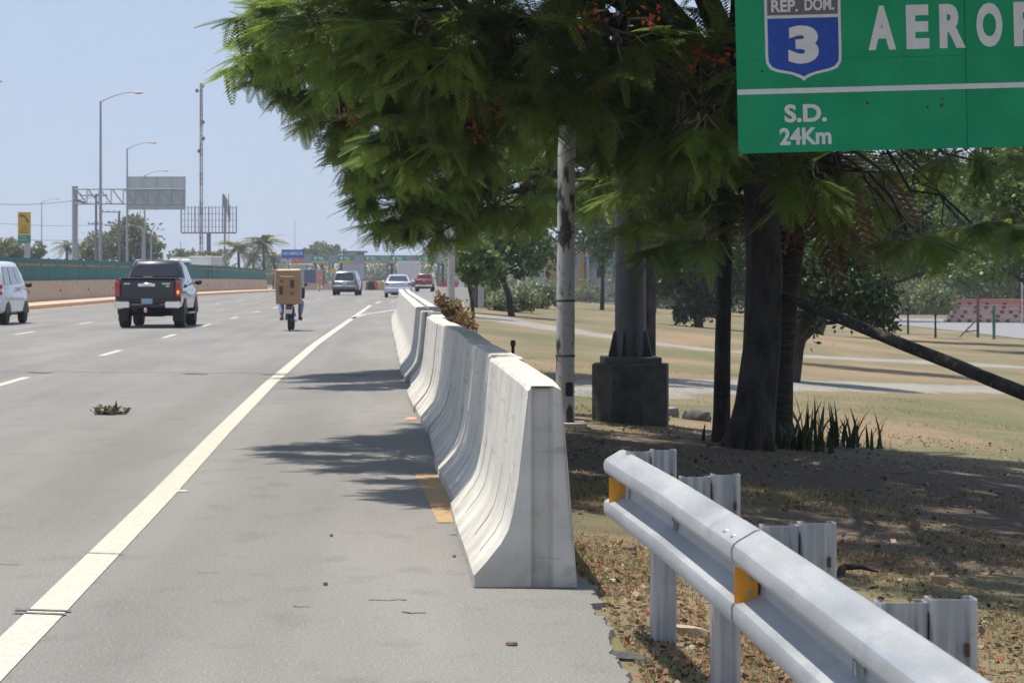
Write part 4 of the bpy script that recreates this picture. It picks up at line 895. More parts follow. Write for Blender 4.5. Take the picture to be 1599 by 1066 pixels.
# black pickup
Y = 65.7; rear = -2.65
pk = dict(paint=M_BLKP, W=1.86, rear=rear, body=[(rear, .84, .62, 1.36, .05, .05), (rear+.06, .92, .55, 1.385, .05), (-1.3, .93, .55, 1.385, .05), (-.75, .93, .50, 1.24, .06), (.9, .93, .48, 1.20), (1.3, .92, .48, 1.17), (2.1, .90, .50, 1.10, .1), (2.5, .86, .50, 1.0, .12), (2.66, .74, .55, .85, .1)],
          cab=(1.20, .84, -.86, 1.45, 1.86, .655, -.62, .62), side=((.06, .30), (.34, .60), (.63, .90)), wheel=(.385, .28), axles=(-1.52, 1.55), mirror=M_BLKP, chromeh=True, rw0=.34, handles=(-.3, .6),
          lights=[(.845, 1.09, .15, .44, 0), (.84, 1.20, .09, .10, 1), (.84, 1.00, .09, .12, 2)],
          bits=[("tailgate", (0, rear-.012, 1.07), (1.50, .05, .54), M_BLKP, .02), ("tailgate_spoiler", (0, rear+.03, 1.385), (1.52, .14, .035), mat("satin_black", (.03, .03, .034), .35), .012),
                ("bumper", (-.69, rear-.07, .655), (.44, .20, .22), CHROME(), .05), ("bumper", (.69, rear-.07, .655), (.44, .20, .22), CHROME(), .05), ("bumper_step", (0, rear-.05, .62), (.95, .16, .10), DARKM(), .02),
                ("licence_plate", (-.02, rear-.055, .745), (.31, .02, .16), M_PLB, .008), ("tow_ball", (-.05, rear-.12, .50), (.09, .09, .13), mat("pale_pink_cap", (.75, .42, .36), .5), .03),
                ("mud_flap", (-.76, -2.02, .36), (.28, .02, .34), DARKM(), .006), ("mud_flap", (.76, -2.02, .36), (.28, .02, .34), DARKM(), .006), ("side_step", (.93, 0, .40), (.12, 1.7, .05), GREYS(), .02), ("side_step", (-.93, 0, .40), (.12, 1.7, .05), GREYS(), .02),
                ("fuel_tank", (0, -.6, .42), (.6, 1.6, .24), DARKM(), .06)])
t, body = vehicle("pickup_truck", "black double cab pickup with chrome bumper ends and one amber tail light lit", "pickup truck", (UX(234, Y), Y+2.65, 0), R(-1.2), pk)
mb = MB(); mb.cbox((-.03, rear-.06, 1.20), (.50, .06, .11), .03); mb.ell((.0, rear-.09, 1.215), (.20, .035, .05)); mb.build("tailgate_handle", CHROME(), t)
mb = MB(); mb.cbox((0, rear+.02, 1.42), (.26, .05, .035), .012); mb.build("brake_light", mat("dull_red_lens", (.32, .10, .08), .3), t)
M = Matrix.Translation((0, rear-.038, 0)); mb = MB()
for x0, ws in ((-.66, (.03, .02, .035, .02, .03)), (.40, (.035, .03, .03, .03, .03, .03))):
    x = x0
    for q in ws: mb.box((x+q/2, 0, 1.235), (q*.8, .006, .04), 0, M); x += q+.008
mb.box((.55, 0, 1.165), (.10, .006, .025), 0, M); mb.build("badge", CHROME(), t)
mb = MB()
for sgn in (-1, 1):
    for yy in (-2.3, -1.1): mb.tube([(sgn*.86, yy, 1.38), (sgn*.86, yy, 1.40)], .02, 6)
    mb.tube([(sgn*.60, -.5, 1.90), (sgn*.60, .45, 1.92)], .018, 6)
mb.build("roof_rail", CHROME(), t)
# white van at the left edge
Y = 69.6; rear = -2.05
vn = dict(paint=M_WHP, W=1.72, rear=rear, body=[(rear, .78, .42, 1.06, .08, .08), (rear+.08, .85, .36, 1.12, .06), (-1.0, .86, .33, 1.13), (.9, .86, .33, 1.10), (1.45, .84, .33, 1.04), (1.95, .78, .36, .90, .14), (2.12, .62, .42, .72, .1)],
          cab=(1.11, .83, -2.0, 1.42, 1.84, .69, -1.86, .58), side=((.04, .30), (.34, .60), (.64, .88)), wheel=(.31, .20), axles=(-1.32, 1.28), mirror=DARKM(), handles=(-.4, .6), rw0=.1,
          lights=[(.77, 1.13, .13, .13, 0), (.77, 1.03, .12, .08, 1), (.77, .94, .13, .10, 0)],
          bits=[("bumper", (0, rear-.03, .60), (1.66, .16, .32), M_WHP, .07), ("lower_bumper", (0, rear+.0, .42), (1.5, .12, .12), DARKM(), .03), ("licence_plate", (-.05, rear-.05, .86), (.32, .02, .16), M_PLW, .008), ("bumper_reflector", (.66, rear-.115, .66), (.12, .012, .035), REDL(), .004), ("roof_spoiler", (0, -1.93, 1.86), (1.2, .2, .04), M_WHP, .015)])
vehicle("van", "white passenger van cut off by the left picture edge", "van", (UX(-34, Y), Y+2.0, 0), R(-3.0), vn)
# grey estate car
Y = 170; rear = -2.3
sv = dict(paint=M_GRYP, W=1.86, rear=rear, body=[(rear, .84, .42, .98, .06, .06), (rear+.1, .92, .38, 1.06), (-1, .93, .34, 1.08), (1.0, .93, .34, 1.06), (1.6, .9, .36, 1.0), (2.15, .84, .38, .86, .12), (2.35, .66, .44, .70, .1)],
          cab=(1.06, .86, -2.22, 1.5, 1.72, .68, -1.85, .55), side=((.05, .32), (.36, .62), (.65, .88)), wheel=(.36, .23), axles=(-1.38, 1.4), handles=(-.4, .6), rw0=.1,
          lights=[(.80, .98, .17, .26, 0)], bits=[("bumper", (0, rear-.05, .60), (1.8, .18, .26), M_GRYP, .06), ("bumper_strip", (0, rear-.14, .66), (1.7, .02, .05), GREYS(), .008), ("lower_bumper", (0, rear, .42), (1.6, .1, .14), DARKM(), .03), ("licence_plate", (0, rear-.03, .85), (.34, .03, .16), M_PLW, .008), ("badge", (0, rear-.06, 1.04), (.16, .02, .05), CHROME(), .01)])
vehicle("estate_car", "dark grey estate car driving ahead of the motorcycle", "car", (UX(541.5, Y), Y+2.3, roadz(Y)), heading(Y)+R(-1.5), sv)
# silver saloon
Y = 152; rear = -2.3
sd_ = dict(paint=M_SILV, W=1.78, rear=rear, body=[(rear, .78, .36, .96, .08, .08), (rear+.12, .87, .30, 1.04), (-1.35, .89, .28, 1.02), (-.6, .89, .28, .93), (.9, .89, .28, .91), (1.5, .87, .30, .86), (2.1, .80, .34, .72, .12), (2.32, .62, .40, .58, .1)],
           cab=(.96, .82, -1.72, 1.35, 1.44, .60, -.85, .30), side=((.18, .44), (.48, .80)), wheel=(.32, .21), axles=(-1.32, 1.36), handles=(-.35, .55), rw0=.08,
           lights=[(.72, .88, .26, .12, 0)], bits=[("bumper", (0, rear-.05, .50), (1.74, .2, .30), M_SILV, .07), ("chrome_strip", (0, rear-.02, .92), (1.0, .05, .04), CHROME(), .01), ("licence_plate", (0, rear-.03, .78), (.34, .03, .16), M_PLW, .008)])
vehicle("saloon_car", "silver saloon car partly hidden behind the far end of the concrete barriers", "car", (UX(622, Y), Y+2.3, roadz(Y)), heading(Y)+R(2), sd_)
# dark red pickup
Y = 238; rear = -2.6; pr = dict(pk); pr.update(paint=M_REDP, mirror=M_REDP, chromeh=False, lights=[(.845, 1.05, .13, .34, 0)], cab=(1.20, .84, -.86, 1.45, 1.80, .66, -.62, .62),
    body=[(rear, .84, .60, 1.22, .05, .05), (rear+.06, .92, .52, 1.25, .05), (-1.2, .93, .50, 1.25, .05), (-.75, .93, .48, 1.22, .06), (.9, .93, .46, 1.20), (1.3, .92, .46, 1.17), (2.1, .90, .48, 1.08, .1), (2.5, .86, .5, .98, .12), (2.66, .74, .55, .85, .1)],
    bits=[("tailgate", (0, rear-.02, .98), (1.46, .05, .46), M_REDP, .02), ("bumper", (0, rear-.1, .58), (1.76, .2, .18), mat("worn_chrome", (.55, .52, .48), .35, .8), .05), ("licence_plate", (0, rear-.21, .60), (.32, .02, .15), M_PLW, .008), ("tailgate_handle", (0, rear-.06, 1.08), (.22, .05, .1), CHROME(), .02)])
vehicle("pickup_truck", "dark red pickup truck near the toll plaza beside the white box truck", "pickup truck", (UX(664, Y), Y+2.6, roadz(Y)), heading(Y)+R(-2), pr)
# white box truck ahead of it
def boxtruck(lb, X, Y, rz, z, Wd=2.45, Ht=3.35, L=6.0, grp=None, bodycol=None):
    t = thing("box_truck", lb, "truck", (X, Y, z), rz, grp); M_BX = bodycol or mat("box_body_white", (.62, .60, .56), .5, var=.06, scale=2)
    mb = MB(); mb.cbox((0, L/2, .95+(Ht-.95)/2), (Wd, L, Ht-.95), .05); bx_ = mb.build("cargo_box", M_BX, t, smooth=40)
    mb = MB(); mb.box((0, -.02, .95+(Ht-.95)/2), (.03, .03, Ht-1.1)); [mb.cbox((sx*(Wd/2-.04), -.015, .95+(Ht-.95)/2), (.07, .05, Ht-.95), .01) for sx in (-1, 1)]; mb.cbox((0, -.015, Ht-.05), (Wd, .05, .09), .01); mb.build("door_frame", mat("frame_white", (.74, .74, .74), .5), bx_)
    mb = MB(); mb.cbox((0, L+1.1, 1.45), (Wd*.9, 1.8, 1.9), .2); mb.build("cab", M_WHP, t, smooth=40)
    mb = MB(); mb.cbox((0, L+1.98, 1.8), (Wd*.78, .06, .8), .02); [mb.cbox((s_*Wd*.45, L+1.35, 1.8), (.04, .8, .65), .01) for s_ in (-1, 1)]; mb.build("cab_window", GLASS(), t)
    mb = MB(); mb.cbox((0, L/2+.5, .75), (.9, L+2, .25), .03); mb.cbox((0, .05, .55), (Wd*.9, .12, .14), .02); mb.build("chassis", DARKM(), t)
    for yy in (1.3, L+1.0):
        for s_ in (-1, 1):
            mb = MB(); mb.lathe([(.25, -.15), (.43, -.15), (.46, -.1), (.46, .1), (.43, .15), (.25, .15)], 20, 0, 'X'); wl = mb.build("wheel", TYRE(), t, smooth=40); wl.location = (s_*(Wd/2-.25), yy, .46)
            mb = MB(); mb.lathe([(.001, s_*.06), (.26, s_*.03), (.26, -.03)], 16, 0, 'X'); mb.build("rim", RIM(), wl)
    for s_ in (-1, 1): mb = MB(); mb.cbox((s_*Wd*.4, -.02, .66), (.2, .05, .1), .01); mb.build("tail_light", REDL(), t)
    return t
boxtruck("white box truck waiting ahead of the silver saloon at the toll plaza", UX(638, 268), 268, R(-1.5), roadz(268), 2.5, 3.35)
# vehicles beyond the median: only their tops show
boxtruck("white box truck whose roof shows above the green screen", UX(330, 240), 240, R(172), roadz(240), 2.3, 3.55, 5.2)
Y = 205; X = UX(281, Y); t = thing("minibus", "white minibus whose roof and dark windows show above the green screen", "bus", (X, Y, roadz(Y)), R(184))
mb = MB(); mb.cbox((0, 0, 1.65), (2.05, 6.2, 2.55), .22); mb.build("body", M_WHP, t, smooth=40)
mb = MB(); [mb.cbox((s_*1.02, -.2, 2.25), (.03, 4.9, .62), .01) for s_ in (-1, 1)]; mb.cbox((0, 3.08, 2.25), (1.75, .05, .75), .02); mb.cbox((0, -3.08, 2.3), (1.7, .05, .6), .02); mb.build("window", GLASS(), t)
mb = MB(); mb.cbox((0, 0, 2.99), (1.7, 4.8, .14), .05); mb.build("roof_rack", mat("dull_cream", (.45, .42, .37), .7), t)
for yy in (-1.9, 1.9):
    for s_ in (-1, 1): mb = MB(); mb.lathe([(.2, -.12), (.34, -.12), (.36, 0), (.34, .12), (.2, .12)], 18, 0, 'X'); o = mb.build("wheel", TYRE(), t); o.location = (s_*.85, yy, .36)

# ================================================================== MOTORCYCLE, RIDER, CARTON
Y = 62.6; X = UX(452.5, Y)
t = thing("motorcycle", "small dark motorcycle carrying a tall brown carton, in the right lane", "motorcycle", (X, Y, 0), R(-1.5)); M_FR = mat("dark_frame_paint", (.03, .032, .045), .35, coat=.5)
for yy in (.0, 1.22):
    mb = MB(); rr = []; n = 28
    for k in range(n):
        a = 2*math.pi*k/n; rr.append([(.045*math.cos(q), yy+(.255+.045*math.sin(q))*math.cos(a), .30+(.255+.045*math.sin(q))*math.sin(a)) for q in [2*math.pi*j/8 for j in range(8)]])
    rr.append(rr[0]); mb.loft(rr, 0, False); wh = mb.build("wheel", TYRE(), t, smooth=60)
    mb = MB(); mb.lathe([(.001, -.05), (.05, -.05), (.05, .05), (.001, .05)], 12, 0, 'X', Matrix.Translation((0, yy, .30)))
    for k in range(8): a = k*math.pi/4; mb.tube([(.0, yy, .30), (0, yy+.22*math.cos(a), .30+.22*math.sin(a))], .008, 5)
    mb.build("rim", RIM(), wh)
mb = MB(); mb.tube([(0, -.02, .62), (0, .3, .66), (0, .8, .58), (0, 1.0, .88)], .045, 8); mb.tube([(0, 1.22, .30), (0, 1.02, .95)], .035, 8); mb.tube([(0, .75, .35), (0, .8, .6)], .05, 8); mb.cbox((0, .62, .38), (.24, .38, .26), .06)
for s_ in (-1, 1): mb.tube([(s_*.09, 0, .30), (s_*.09, .45, .36)], .02, 6); mb.tube([(s_*.10, .0, .31), (s_*.10, .12, .64)], .025, 6)
mb.build("frame", M_FR, t, smooth=50)
mb = MB(); mb.cbox((0, .36, .74), (.24, .62, .10), .04); mb.build("seat", DARKM(), t, smooth=50)
mb = MB(); mb.tube([(0, -.30, .42), (0, -.25, .58), (0, -.05, .66), (0, .3, .66)], [.06, .09, .10, .09], 10); mb.build("mudguard", M_FR, t, smooth=60)
mb = MB(); mb.cbox((0, -.29, .64), (.20, .10, .09), .03); mb.build("tail_light", mat("dark_red_lens", (.16, .01, .012), .25, coat=1), t)
mb = MB(); mb.cbox((0, -.35, .52), (.17, .015, .11), .005); mb.build("licence_plate", M_PLW, t)
mb = MB(); mb.tube([(.15, .60, .30), (.17, .2, .28), (.17, -.15, .34)], [.03, .04, .045], 10); mb.build("exhaust", CHROME(), t, smooth=60)
mb = MB(); mb.tube([(-.36, .82, 1.02), (-.12, .98, .98), (.12, .98, .98), (.36, .82, 1.02)], .016, 8); [mb.tube([(s_*.28, .86, 1.02), (s_*.36, .9, 1.2)], .008, 6) for s_ in (-1, 1)]; [mb.ell((s_*.37, .9, 1.22), (.055, .015, .04)) for s_ in (-1, 1)]; mb.build("handlebar", M_FR, t)
mb = MB(); mb.tube([(-.30, .52, .30), (.30, .52, .30)], .014, 6); mb.build("footrest", M_FR, t)
mb = MB(); [mb.tube([(s_*.14, -.30, .70), (s_*.14, .12, .72)], .012, 6) for s_ in (-1, 1)]; mb.box((0, -.1, .705), (.3, .4, .015)); mb.build("rack", M_FR, t)
# carton on the rack
M_CARD = mat("brown_cardboard", (.33, .205, .115), .9, var=.10, scale=3); M_CARDT = mat("pale_cardboard_top", (.55, .42, .28), .9, var=.1)
t2 = thing("carton", "tall brown cardboard carton with dark printed panels standing on the motorcycle rack", "cardboard box", (X-.02, Y-.18, .715), R(-5))
mb = MB(); mb.loft([[(-.31, -.22, 0), (.31, -.22, 0), (.31, .26, 0), (-.31, .26, 0)], [(-.325, -.235, .5), (.325, -.235, .5), (.32, .27, .5), (-.32, .27, .5)], [(-.30, -.23, .88), (.31, -.23, .89), (.30, .25, .88), (-.30, .25, .88)]]); mb.build("box_side", M_CARD, t2)
mb = MB(); mb.loft([[(-.295, -.235, .878), (.315, -.235, .888), (.31, .26, .885), (-.30, .26, .885)], [(-.25, -.17, .915), (.28, -.17, .925), (.28, .22, .92), (-.25, .22, .92)]]); mb.build("box_flap", M_CARDT, t2)
M_INK = mat("printed_ink", (.075, .055, .05), .9); mb = MB()
for cx, cz, a, b in ((-.175, .36, .10, .23), (.12, .53, .10, .22)): mb.box((cx, -.2385, cz), (a, .006, b))
mb.build("print_panel", M_INK, t2); mb = MB()
for cx, cz in ((-.16, .60), (.12, .285)): mb.box((cx, -.2385, cz), (.095, .006, .085))
mb.build("print_panel", mat("faint_ink", (.20, .125, .08), .9), t2)
mb = MB(); mb.tube([(-.20, -.237, .735), (-.05, -.246, .718), (.15, -.240, .722)], .012, 6); mb.build("tape_strip", M_CARDT, t2)
# rider: one skinned body
def skin_body(name, verts, edges, rad, m, parent, sub=2):
    me = bpy.data.meshes.new(name); me.from_pydata(verts, edges, []); o = bpy.data.objects.new(name, me); C.objects.link(o)
    md = o.modifiers.new("skin", 'SKIN'); md.use_smooth_shade = True; s_ = o.modifiers.new("sub", 'SUBSURF'); s_.levels = sub; s_.render_levels = sub
    if not me.skin_vertices:
        bm = bmesh.new(); bm.from_mesh(me); bm.verts.layers.skin.verify(); bm.to_mesh(me); bm.free()
    for i, r_ in enumerate(rad): me.skin_vertices[0].data[i].radius = (r_, r_) if not isinstance(r_, tuple) else r_; me.skin_vertices[0].data[i].use_root = (i == 0)
    dg = bpy.context.evaluated_depsgraph_get(); e = bpy.data.meshes.new_from_object(o.evaluated_get(dg)); e.materials.clear(); e.materials.append(m)
    bpy.data.objects.remove(o); o = bpy.data.objects.new(name, e); C.objects.link(o); o.parent = parent; return o
M_SKIN = mat("brown_skin", (.20, .105, .06), .55, var=.06); M_SHIRT = mat("pale_shirt", (.52, .52, .53), .85, var=.08); M_JEAN = mat("pale_blue_jeans", (.22, .27, .42), .9, var=.15); M_SHOE = mat("dark_shoe", (.03, .03, .035), .7)
rd = thing("person", "rider in pale shirt and blue jeans sitting behind the carton on the motorcycle", "person", (X, Y+.42, 0), R(-1.5))
V = [(0, 0, .84), (0, .02, 1.02), (0, .04, 1.22), (0, .07, 1.38), (0, .09, 1.47), (0, .10, 1.56), (0, .11, 1.66), (0, .105, 1.72)]
V = [(x_, y_+.10*max(0, z_-.9), .84+(z_-.84)*.78) for x_, y_, z_ in V]
E = [(i, i+1) for i in range(7)]; Rr = [(.15, .11), (.14, .10), (.165, .11), (.13, .085), (.055, .055), (.085, .095), (.085, .10), (.05, .06)]
for s_ in (-1, 1):
    k = len(V); V += [(s_*.19, .11, 1.235), (s_*.29, .24, 1.05), (s_*.30, .42, 1.03), (s_*.31, .47, 1.025)]; Rr += [.058, .045, .034, .034]; E += [(3, k), (k, k+1), (k+1, k+2), (k+2, k+3)]
    for f in range(4):
        b = len(V); x = s_*(.285+.018*f); V += [(x, .50, 1.035-.001*f), (x, .525-.004*abs(f-1), 1.012), (x, .505, .992)]; Rr += [.011, .010, .009]; E += [(k+3, b), (b, b+1), (b+1, b+2)]
    b = len(V); V += [(s_*.262, .47, 1.005), (s_*.262, .495, .993)]; Rr += [.012, .010]; E += [(k+3, b), (b, b+1)]
    k = len(V); V += [(s_*.10, .03, .82), (s_*.27, .40, .74), (s_*.24, .22, .36), (s_*.245, .20, .33), (s_*.26, .34, .315)]; Rr += [.095, .066, .045, .042, .032]; E += [(0, k), (k, k+1), (k+1, k+2), (k+2, k+3), (k+3, k+4)]
skin_body("body", V, E, Rr, M_SKIN, rd, 2)
# clothing a little larger than the body
Vs = V[:5]; Es = [(0, 1), (1, 2), (2, 3)]; Vt = [V[0], V[1], V[2], V[3], (0, .13, 1.28)]; Rt = [(.17, .13), (.165, .125), (.185, .13), (.15, .10), (.085, .075)]; Et = [(0, 1), (1, 2), (2, 3), (3, 4)]
for s_ in (-1, 1): k = len(Vt); Vt += [(s_*.19, .11, 1.235), (s_*.26, .20, 1.10)]; Rt += [.075, .066]; Et += [(3, k), (k, k+1)]
skin_body("shirt", Vt, Et, Rt, M_SHIRT, rd, 2)
Vt = [(0, 0, .86)]; Rt = [(.175, .135)]; Et = []
for s_ in (-1, 1): k = len(Vt); Vt += [(s_*.10, .03, .83), (s_*.27, .40, .745), (s_*.245, .24, .42)]; Rt += [.112, .085, .066]; Et += [(0, k), (k, k+1), (k+1, k+2)]
skin_body("trousers", Vt, Et, Rt, M_JEAN, rd, 2)
for s_ in (-1, 1): mb = MB(); mb.cbox((s_*.255, .30, .315), (.10, .28, .10), .035); mb.build("shoe", M_SHOE if s_ > 0 else mat("dark_yellowish_shoe", (.09, .08, .03), .8), rd, smooth=60)
mb = MB(); mb.ell((0, .20, 1.475), (.115, .135, .130), n=18, m=10); mb.build("helmet", mat("dark_helmet", (.04, .04, .05), .25, coat=1), rd, smooth=80)
mb = MB(); mb.ell((0, .32, 1.44), (.07, .03, .06), n=14, m=8); mb.ell((0, .352, 1.42), (.014, .02, .02)); fc = mb.build("face", M_SKIN, rd, smooth=80)
mb = MB(); [mb.ell((s_*.03, .347, 1.455), (.012, .006, .007)) for s_ in (-1, 1)]; mb.build("eye", mat("eye_white", (.5, .5, .48), .3), fc); mb = MB(); mb.ell((0, .345, 1.395), (.025, .008, .007)); mb.build("mouth", mat("lip", (.16, .06, .05), .6), fc)
mb = MB(); mb.cbox((.335, -.02, 1.0), (.09, .2, .30), .03); mb.build("bag", mat("navy_cloth", (.03, .04, .12), .9), rd)

# ================================================================== LEFT SIDE: gantry, lamps, masts, signs
g0 = 220.0; X0 = UX(117, g0); zt = VZ(292, g0); z0 = roadz(g0); s = g0/F
t = thing("sign_gantry", "grey steel cantilever gantry holding the back of a large panelled road sign", "gantry", (X0, g0, z0)); M_GAN = mat("painted_grey_steel", (.33, .335, .345), .6, var=.1)
def L2(u, v): return ((u-117)*s, VZ(v, g0)-z0)
mb = MB(); mb.tube([(0, 0, -.3), (0, 0, zt-z0)], .27, 16); mb.lathe([(.30, zt-z0-.05), (.30, zt-z0+.06)], 16); mb.build("gantry_post", M_GAN, t, smooth=50)
mb = MB(); x1 = L2(287, 0)[0]
for v in (295.5, 318.5):
    z = L2(0, v)[1]
    for dy in (-.35, .35): mb.tube([(0, dy, z), (x1, dy, z)], .055, 8)
k = 9; za, zb = L2(0, 295.5)[1], L2(0, 318.5)[1]
for i in range(k):
    a, b = x1*i/k+.1, x1*(i+1)/k
    for dy in (-.35, .35): mb.tube([(a, dy, za), (b, dy, zb)], .035, 6); mb.tube([(b, dy, zb), (b, dy, za)], .028, 6)
    mb.tube([(b, -.35, za), (b, .35, za)], .025, 5)
mb.build("truss", M_GAN, t)
mb = MB(); mb.prism([(.1, L2(0, 310)[1]), (1.0, L2(0, 316)[1]), (.9, L2(0, 318)[1]), (.1, L2(0, 315)[1])], .3, 0, Matrix.Translation((0, -.15, 0))); mb.build("gusset", mat("rusty_brown", (.26, .16, .10), .8), t)
xa, zb_ = L2(200, 327); xb_, zt_ = L2(288, 276); mb = MB(); mb.box(((xa+xb_)/2, .55, (zb_+zt_)/2), (xb_-xa, .05, zt_-zb_)); bp = mb.build("sign_back", mat("sign_back_grey", (.46, .52, .52), .5, var=.08), t)
mb = MB()
for i in range(5): x = xa+(xb_-xa)*i/4; mb.box((x, .48, (zb_+zt_)/2), (.14, .08, zt_-zb_+.1))
mb.box(((xa+xb_)/2, .5, zt_), (xb_-xa, .06, .06)); mb.box(((xa+xb_)/2, .5, zb_+.05), (xb_-xa, .06, .12)); mb.build("stiffener", mat("pale_strut", (.48, .46, .42), .6), bp)
def street_lamp(lb, u, vt, Y, arm, vb=None, r=.09, dirx=1, th=None):
    X = UX(u, Y); z0 = roadz(Y); z = VZ(vt, Y)-z0; t = thing("street_lamp", lb, "street lamp", (X, Y, z0), 0, "tall street lamps along the far carriageway")
    mb = MB(); mb.tube([(0, 0, -.2), (0, 0, z*.5), (0, 0, z)], [r*1.3, r*1.05, r*.7], 10); mb.build("lamp_pole", M_GAN, t, smooth=60)
    mb = MB(); mb.tube([(0, 0, z-.05), (dirx*arm*.3, 0, z+arm*.12), (dirx*arm*.65, 0, z+arm*.22), (dirx*arm*.9, 0, z+arm*.235)], [.04, .035, .03, .03], 8); mb.build("lamp_arm", M_GAN, t, smooth=60)
    mb = MB(); mb.ell((dirx*arm*1.02, 0, z+arm*.22), (arm*.13, .16, .085)); mb.build("lamp_head", mat("lamp_head_beige", (.52, .42, .33), .6), t, smooth=60)
    return t
street_lamp("tallest nearest street lamp rising behind the gantry truss", 157, 158, 146, 2.3)
street_lamp("second tall street lamp whose pole passes behind the left end of the sign panel", 198.5, 232, 202, 2.2)
street_lamp("third street lamp whose arm curves just above the sign panel", 226, 274, 250, 2.2)
street_lamp("short thicker street lamp below the sign panel with its arm pointing left", 223.5, 357, 230, 1.5, r=.15, dirx=-1)
street_lamp("short street lamp pole right next to the thick short one", 236, 362, 260, 1.3, r=.10)
street_lamp("thin distant street lamp between the yellow sign and the gantry post", 65, 316, 300, 2.0, r=.07)
street_lamp("street lamp outside the left edge whose head just enters the picture", -74, 142, 128, 2.35)
# yellow sign
Y = 211; X = UX(38, Y); z0 = roadz(Y); t = thing("information_sign", "tall yellow information sign with black symbol and green base panel on a grey post", "sign", (X, Y, z0)); z = lambda v: VZ(v, Y)-z0; k = Y/F
mb = MB(); mb.cbox((.25, .12, z(378)/2), (9*k, .3, z(378)), .03); mb.build("sign_post", CONC(), t)
mb = MB(); mb.cbox((0, 0, (z(331)+z(366.5))/2), (20*k, .12, z(331)-z(366.5)), .015); yp = mb.build("yellow_panel", mat("amber_yellow", (.60, .36, .03), .6, var=.12), t)
mb = MB(); mb.cbox((0, 0, (z(366.5)+z(379))/2-.01), (20*k, .12, z(366.5)-z(379)-.02), .015); gp = mb.build("green_panel", mat("sign_teal", (.03, .25, .16), .6, var=.15), t)
mb = MB(); M = Matrix.Translation((0, -.066, 0)); mb.box((-4*k, 0, z(337.5)), (7*k, .01, 2.2*k), 0, M)
for i in range(3): mb.box((-6.5*k+i*2.5*k, 0, z(336)), (1.4*k, .01, 2*k), 0, M)
mb.add([(-1*k, 0, z(337)), (0, 0, z(336)), (7.5*k, 0, z(345.5)), (5*k, 0, z(348)), (3.5*k, 0, z(345))], [(0, 1, 2, 3, 4)], 0, M); mb.build("symbol", mat("dark_brown_ink", (.10, .06, .02), .8), yp)
mb = MB()
for v, n_, w_ in ((352.5, 5, 10), (357, 7, 15), (360.5, 6, 13), (363.5, 7, 14)):
    for i in range(n_): mb.box(((-w_/2+(i+.5)*w_/n_)*k, 0, z(v)), (w_/n_*.7*k, .01, 1.6*k), 0, M)
mb.build("small_print", mat("brown_ink", (.26, .13, .03), .8), yp); mb = MB()
for v, n_, w_ in ((370, 4, 9), (374.5, 6, 13)):
    for i in range(n_): mb.box(((-1.5-w_/2+(i+.5)*w_/n_)*k, 0, z(v)), (w_/n_*.7*k, .01, 1.6*k), 0, M)
mb.build("small_print", mat("pale_green_ink", (.35, .6, .5), .8), gp)
# red and white guyed mast
Y = 400; X = UX(314, Y); z0 = roadz(Y); ht = VZ(130, Y)-z0; t = thing("radio_mast", "tall slender faded red and grey radio mast rising above the left skyline", "mast", (X, Y, z0)); k = 14
MW, MR = mat("mast_white", (.40, .39, .41), .6), mat("mast_red", (.26, .17, .17), .7)
for i in range(k):
    a, b = ht*i/k, ht*(i+1)/k; o = .30-.10*i/k; mb = MB()
    for q in range(3):
        an = q*2.094+.4; c_, s_ = math.cos(an), math.sin(an); mb.tube([(c_*o, s_*o, a), (c_*o, s_*o, b-.01)], .085, 5)
        an2 = an+2.094; c2, s2 = math.cos(an2), math.sin(an2)
        for j in range(3): za, zb = a+(b-a)*j/3, a+(b-a)*(j+1)/3; mb.tube([(c_*o, s_*o, za), (c2*o, s2*o, zb)], .04, 4)
    mb.build("mast_section", MR if i % 2 or i > 11 else MW, t)
mb = MB()
for zz, dx in ((ht-1.3, -.7), (ht-.5, .3), (ht*.73, .4), (ht*.67, -.35), (ht*.81, .35)): mb.ell((dx, -.2, zz), (.28, .15, .35)); mb.tube([(0, 0, zz), (dx, -.2, zz)], .05, 4)
mb.build("antenna", mat("antenna_dark", (.10, .12, .14), .7), t)
# empty billboard frame
Y = 500; k = Y/F; X = UX(326, Y); z0 = roadz(Y); t = thing("billboard_frame", "empty steel billboard lattice on a single dark post beyond the trees", "billboard", (X, Y, z0)); z = lambda v: VZ(v, Y)-z0; M_BB = mat("weathered_lattice", (.20, .24, .29), .8)
mb = MB(); mb.tube([(0, 0, -1), (0, 0, z(364))], .45, 12); mb.build("post", mat("dark_blue_grey", (.07, .09, .12), .7), t)
mb = MB(); mb.cbox((2.9, 0, z(363.5)), (5.9, 1, .3), .05); mb.build("walkway", mat("dark_walkway", (.10, .11, .13), .8), t); mb = MB(); mb.cbox((-2.95, 0, z(363.5)), (5.7, 1.0, .32), .05); mb.build("walkway", mat("rusty_walkway", (.34, .20, .15), .8), t)
mb = MB()
for i in range(17):
    x = -43*k+i*86*k/16
    for dy in (-.5, .5): mb.tube([(x, dy, z(363)), (x, dy, z(322))], .05 if i % 4 else .11, 4)
for v in (324, 334, 344, 354): 
    for dy in (-.5, .5): mb.tube([(-44*k, dy, z(v)), (44*k, dy, z(v))], .045, 4)
mb.build("lattice", M_BB, t)
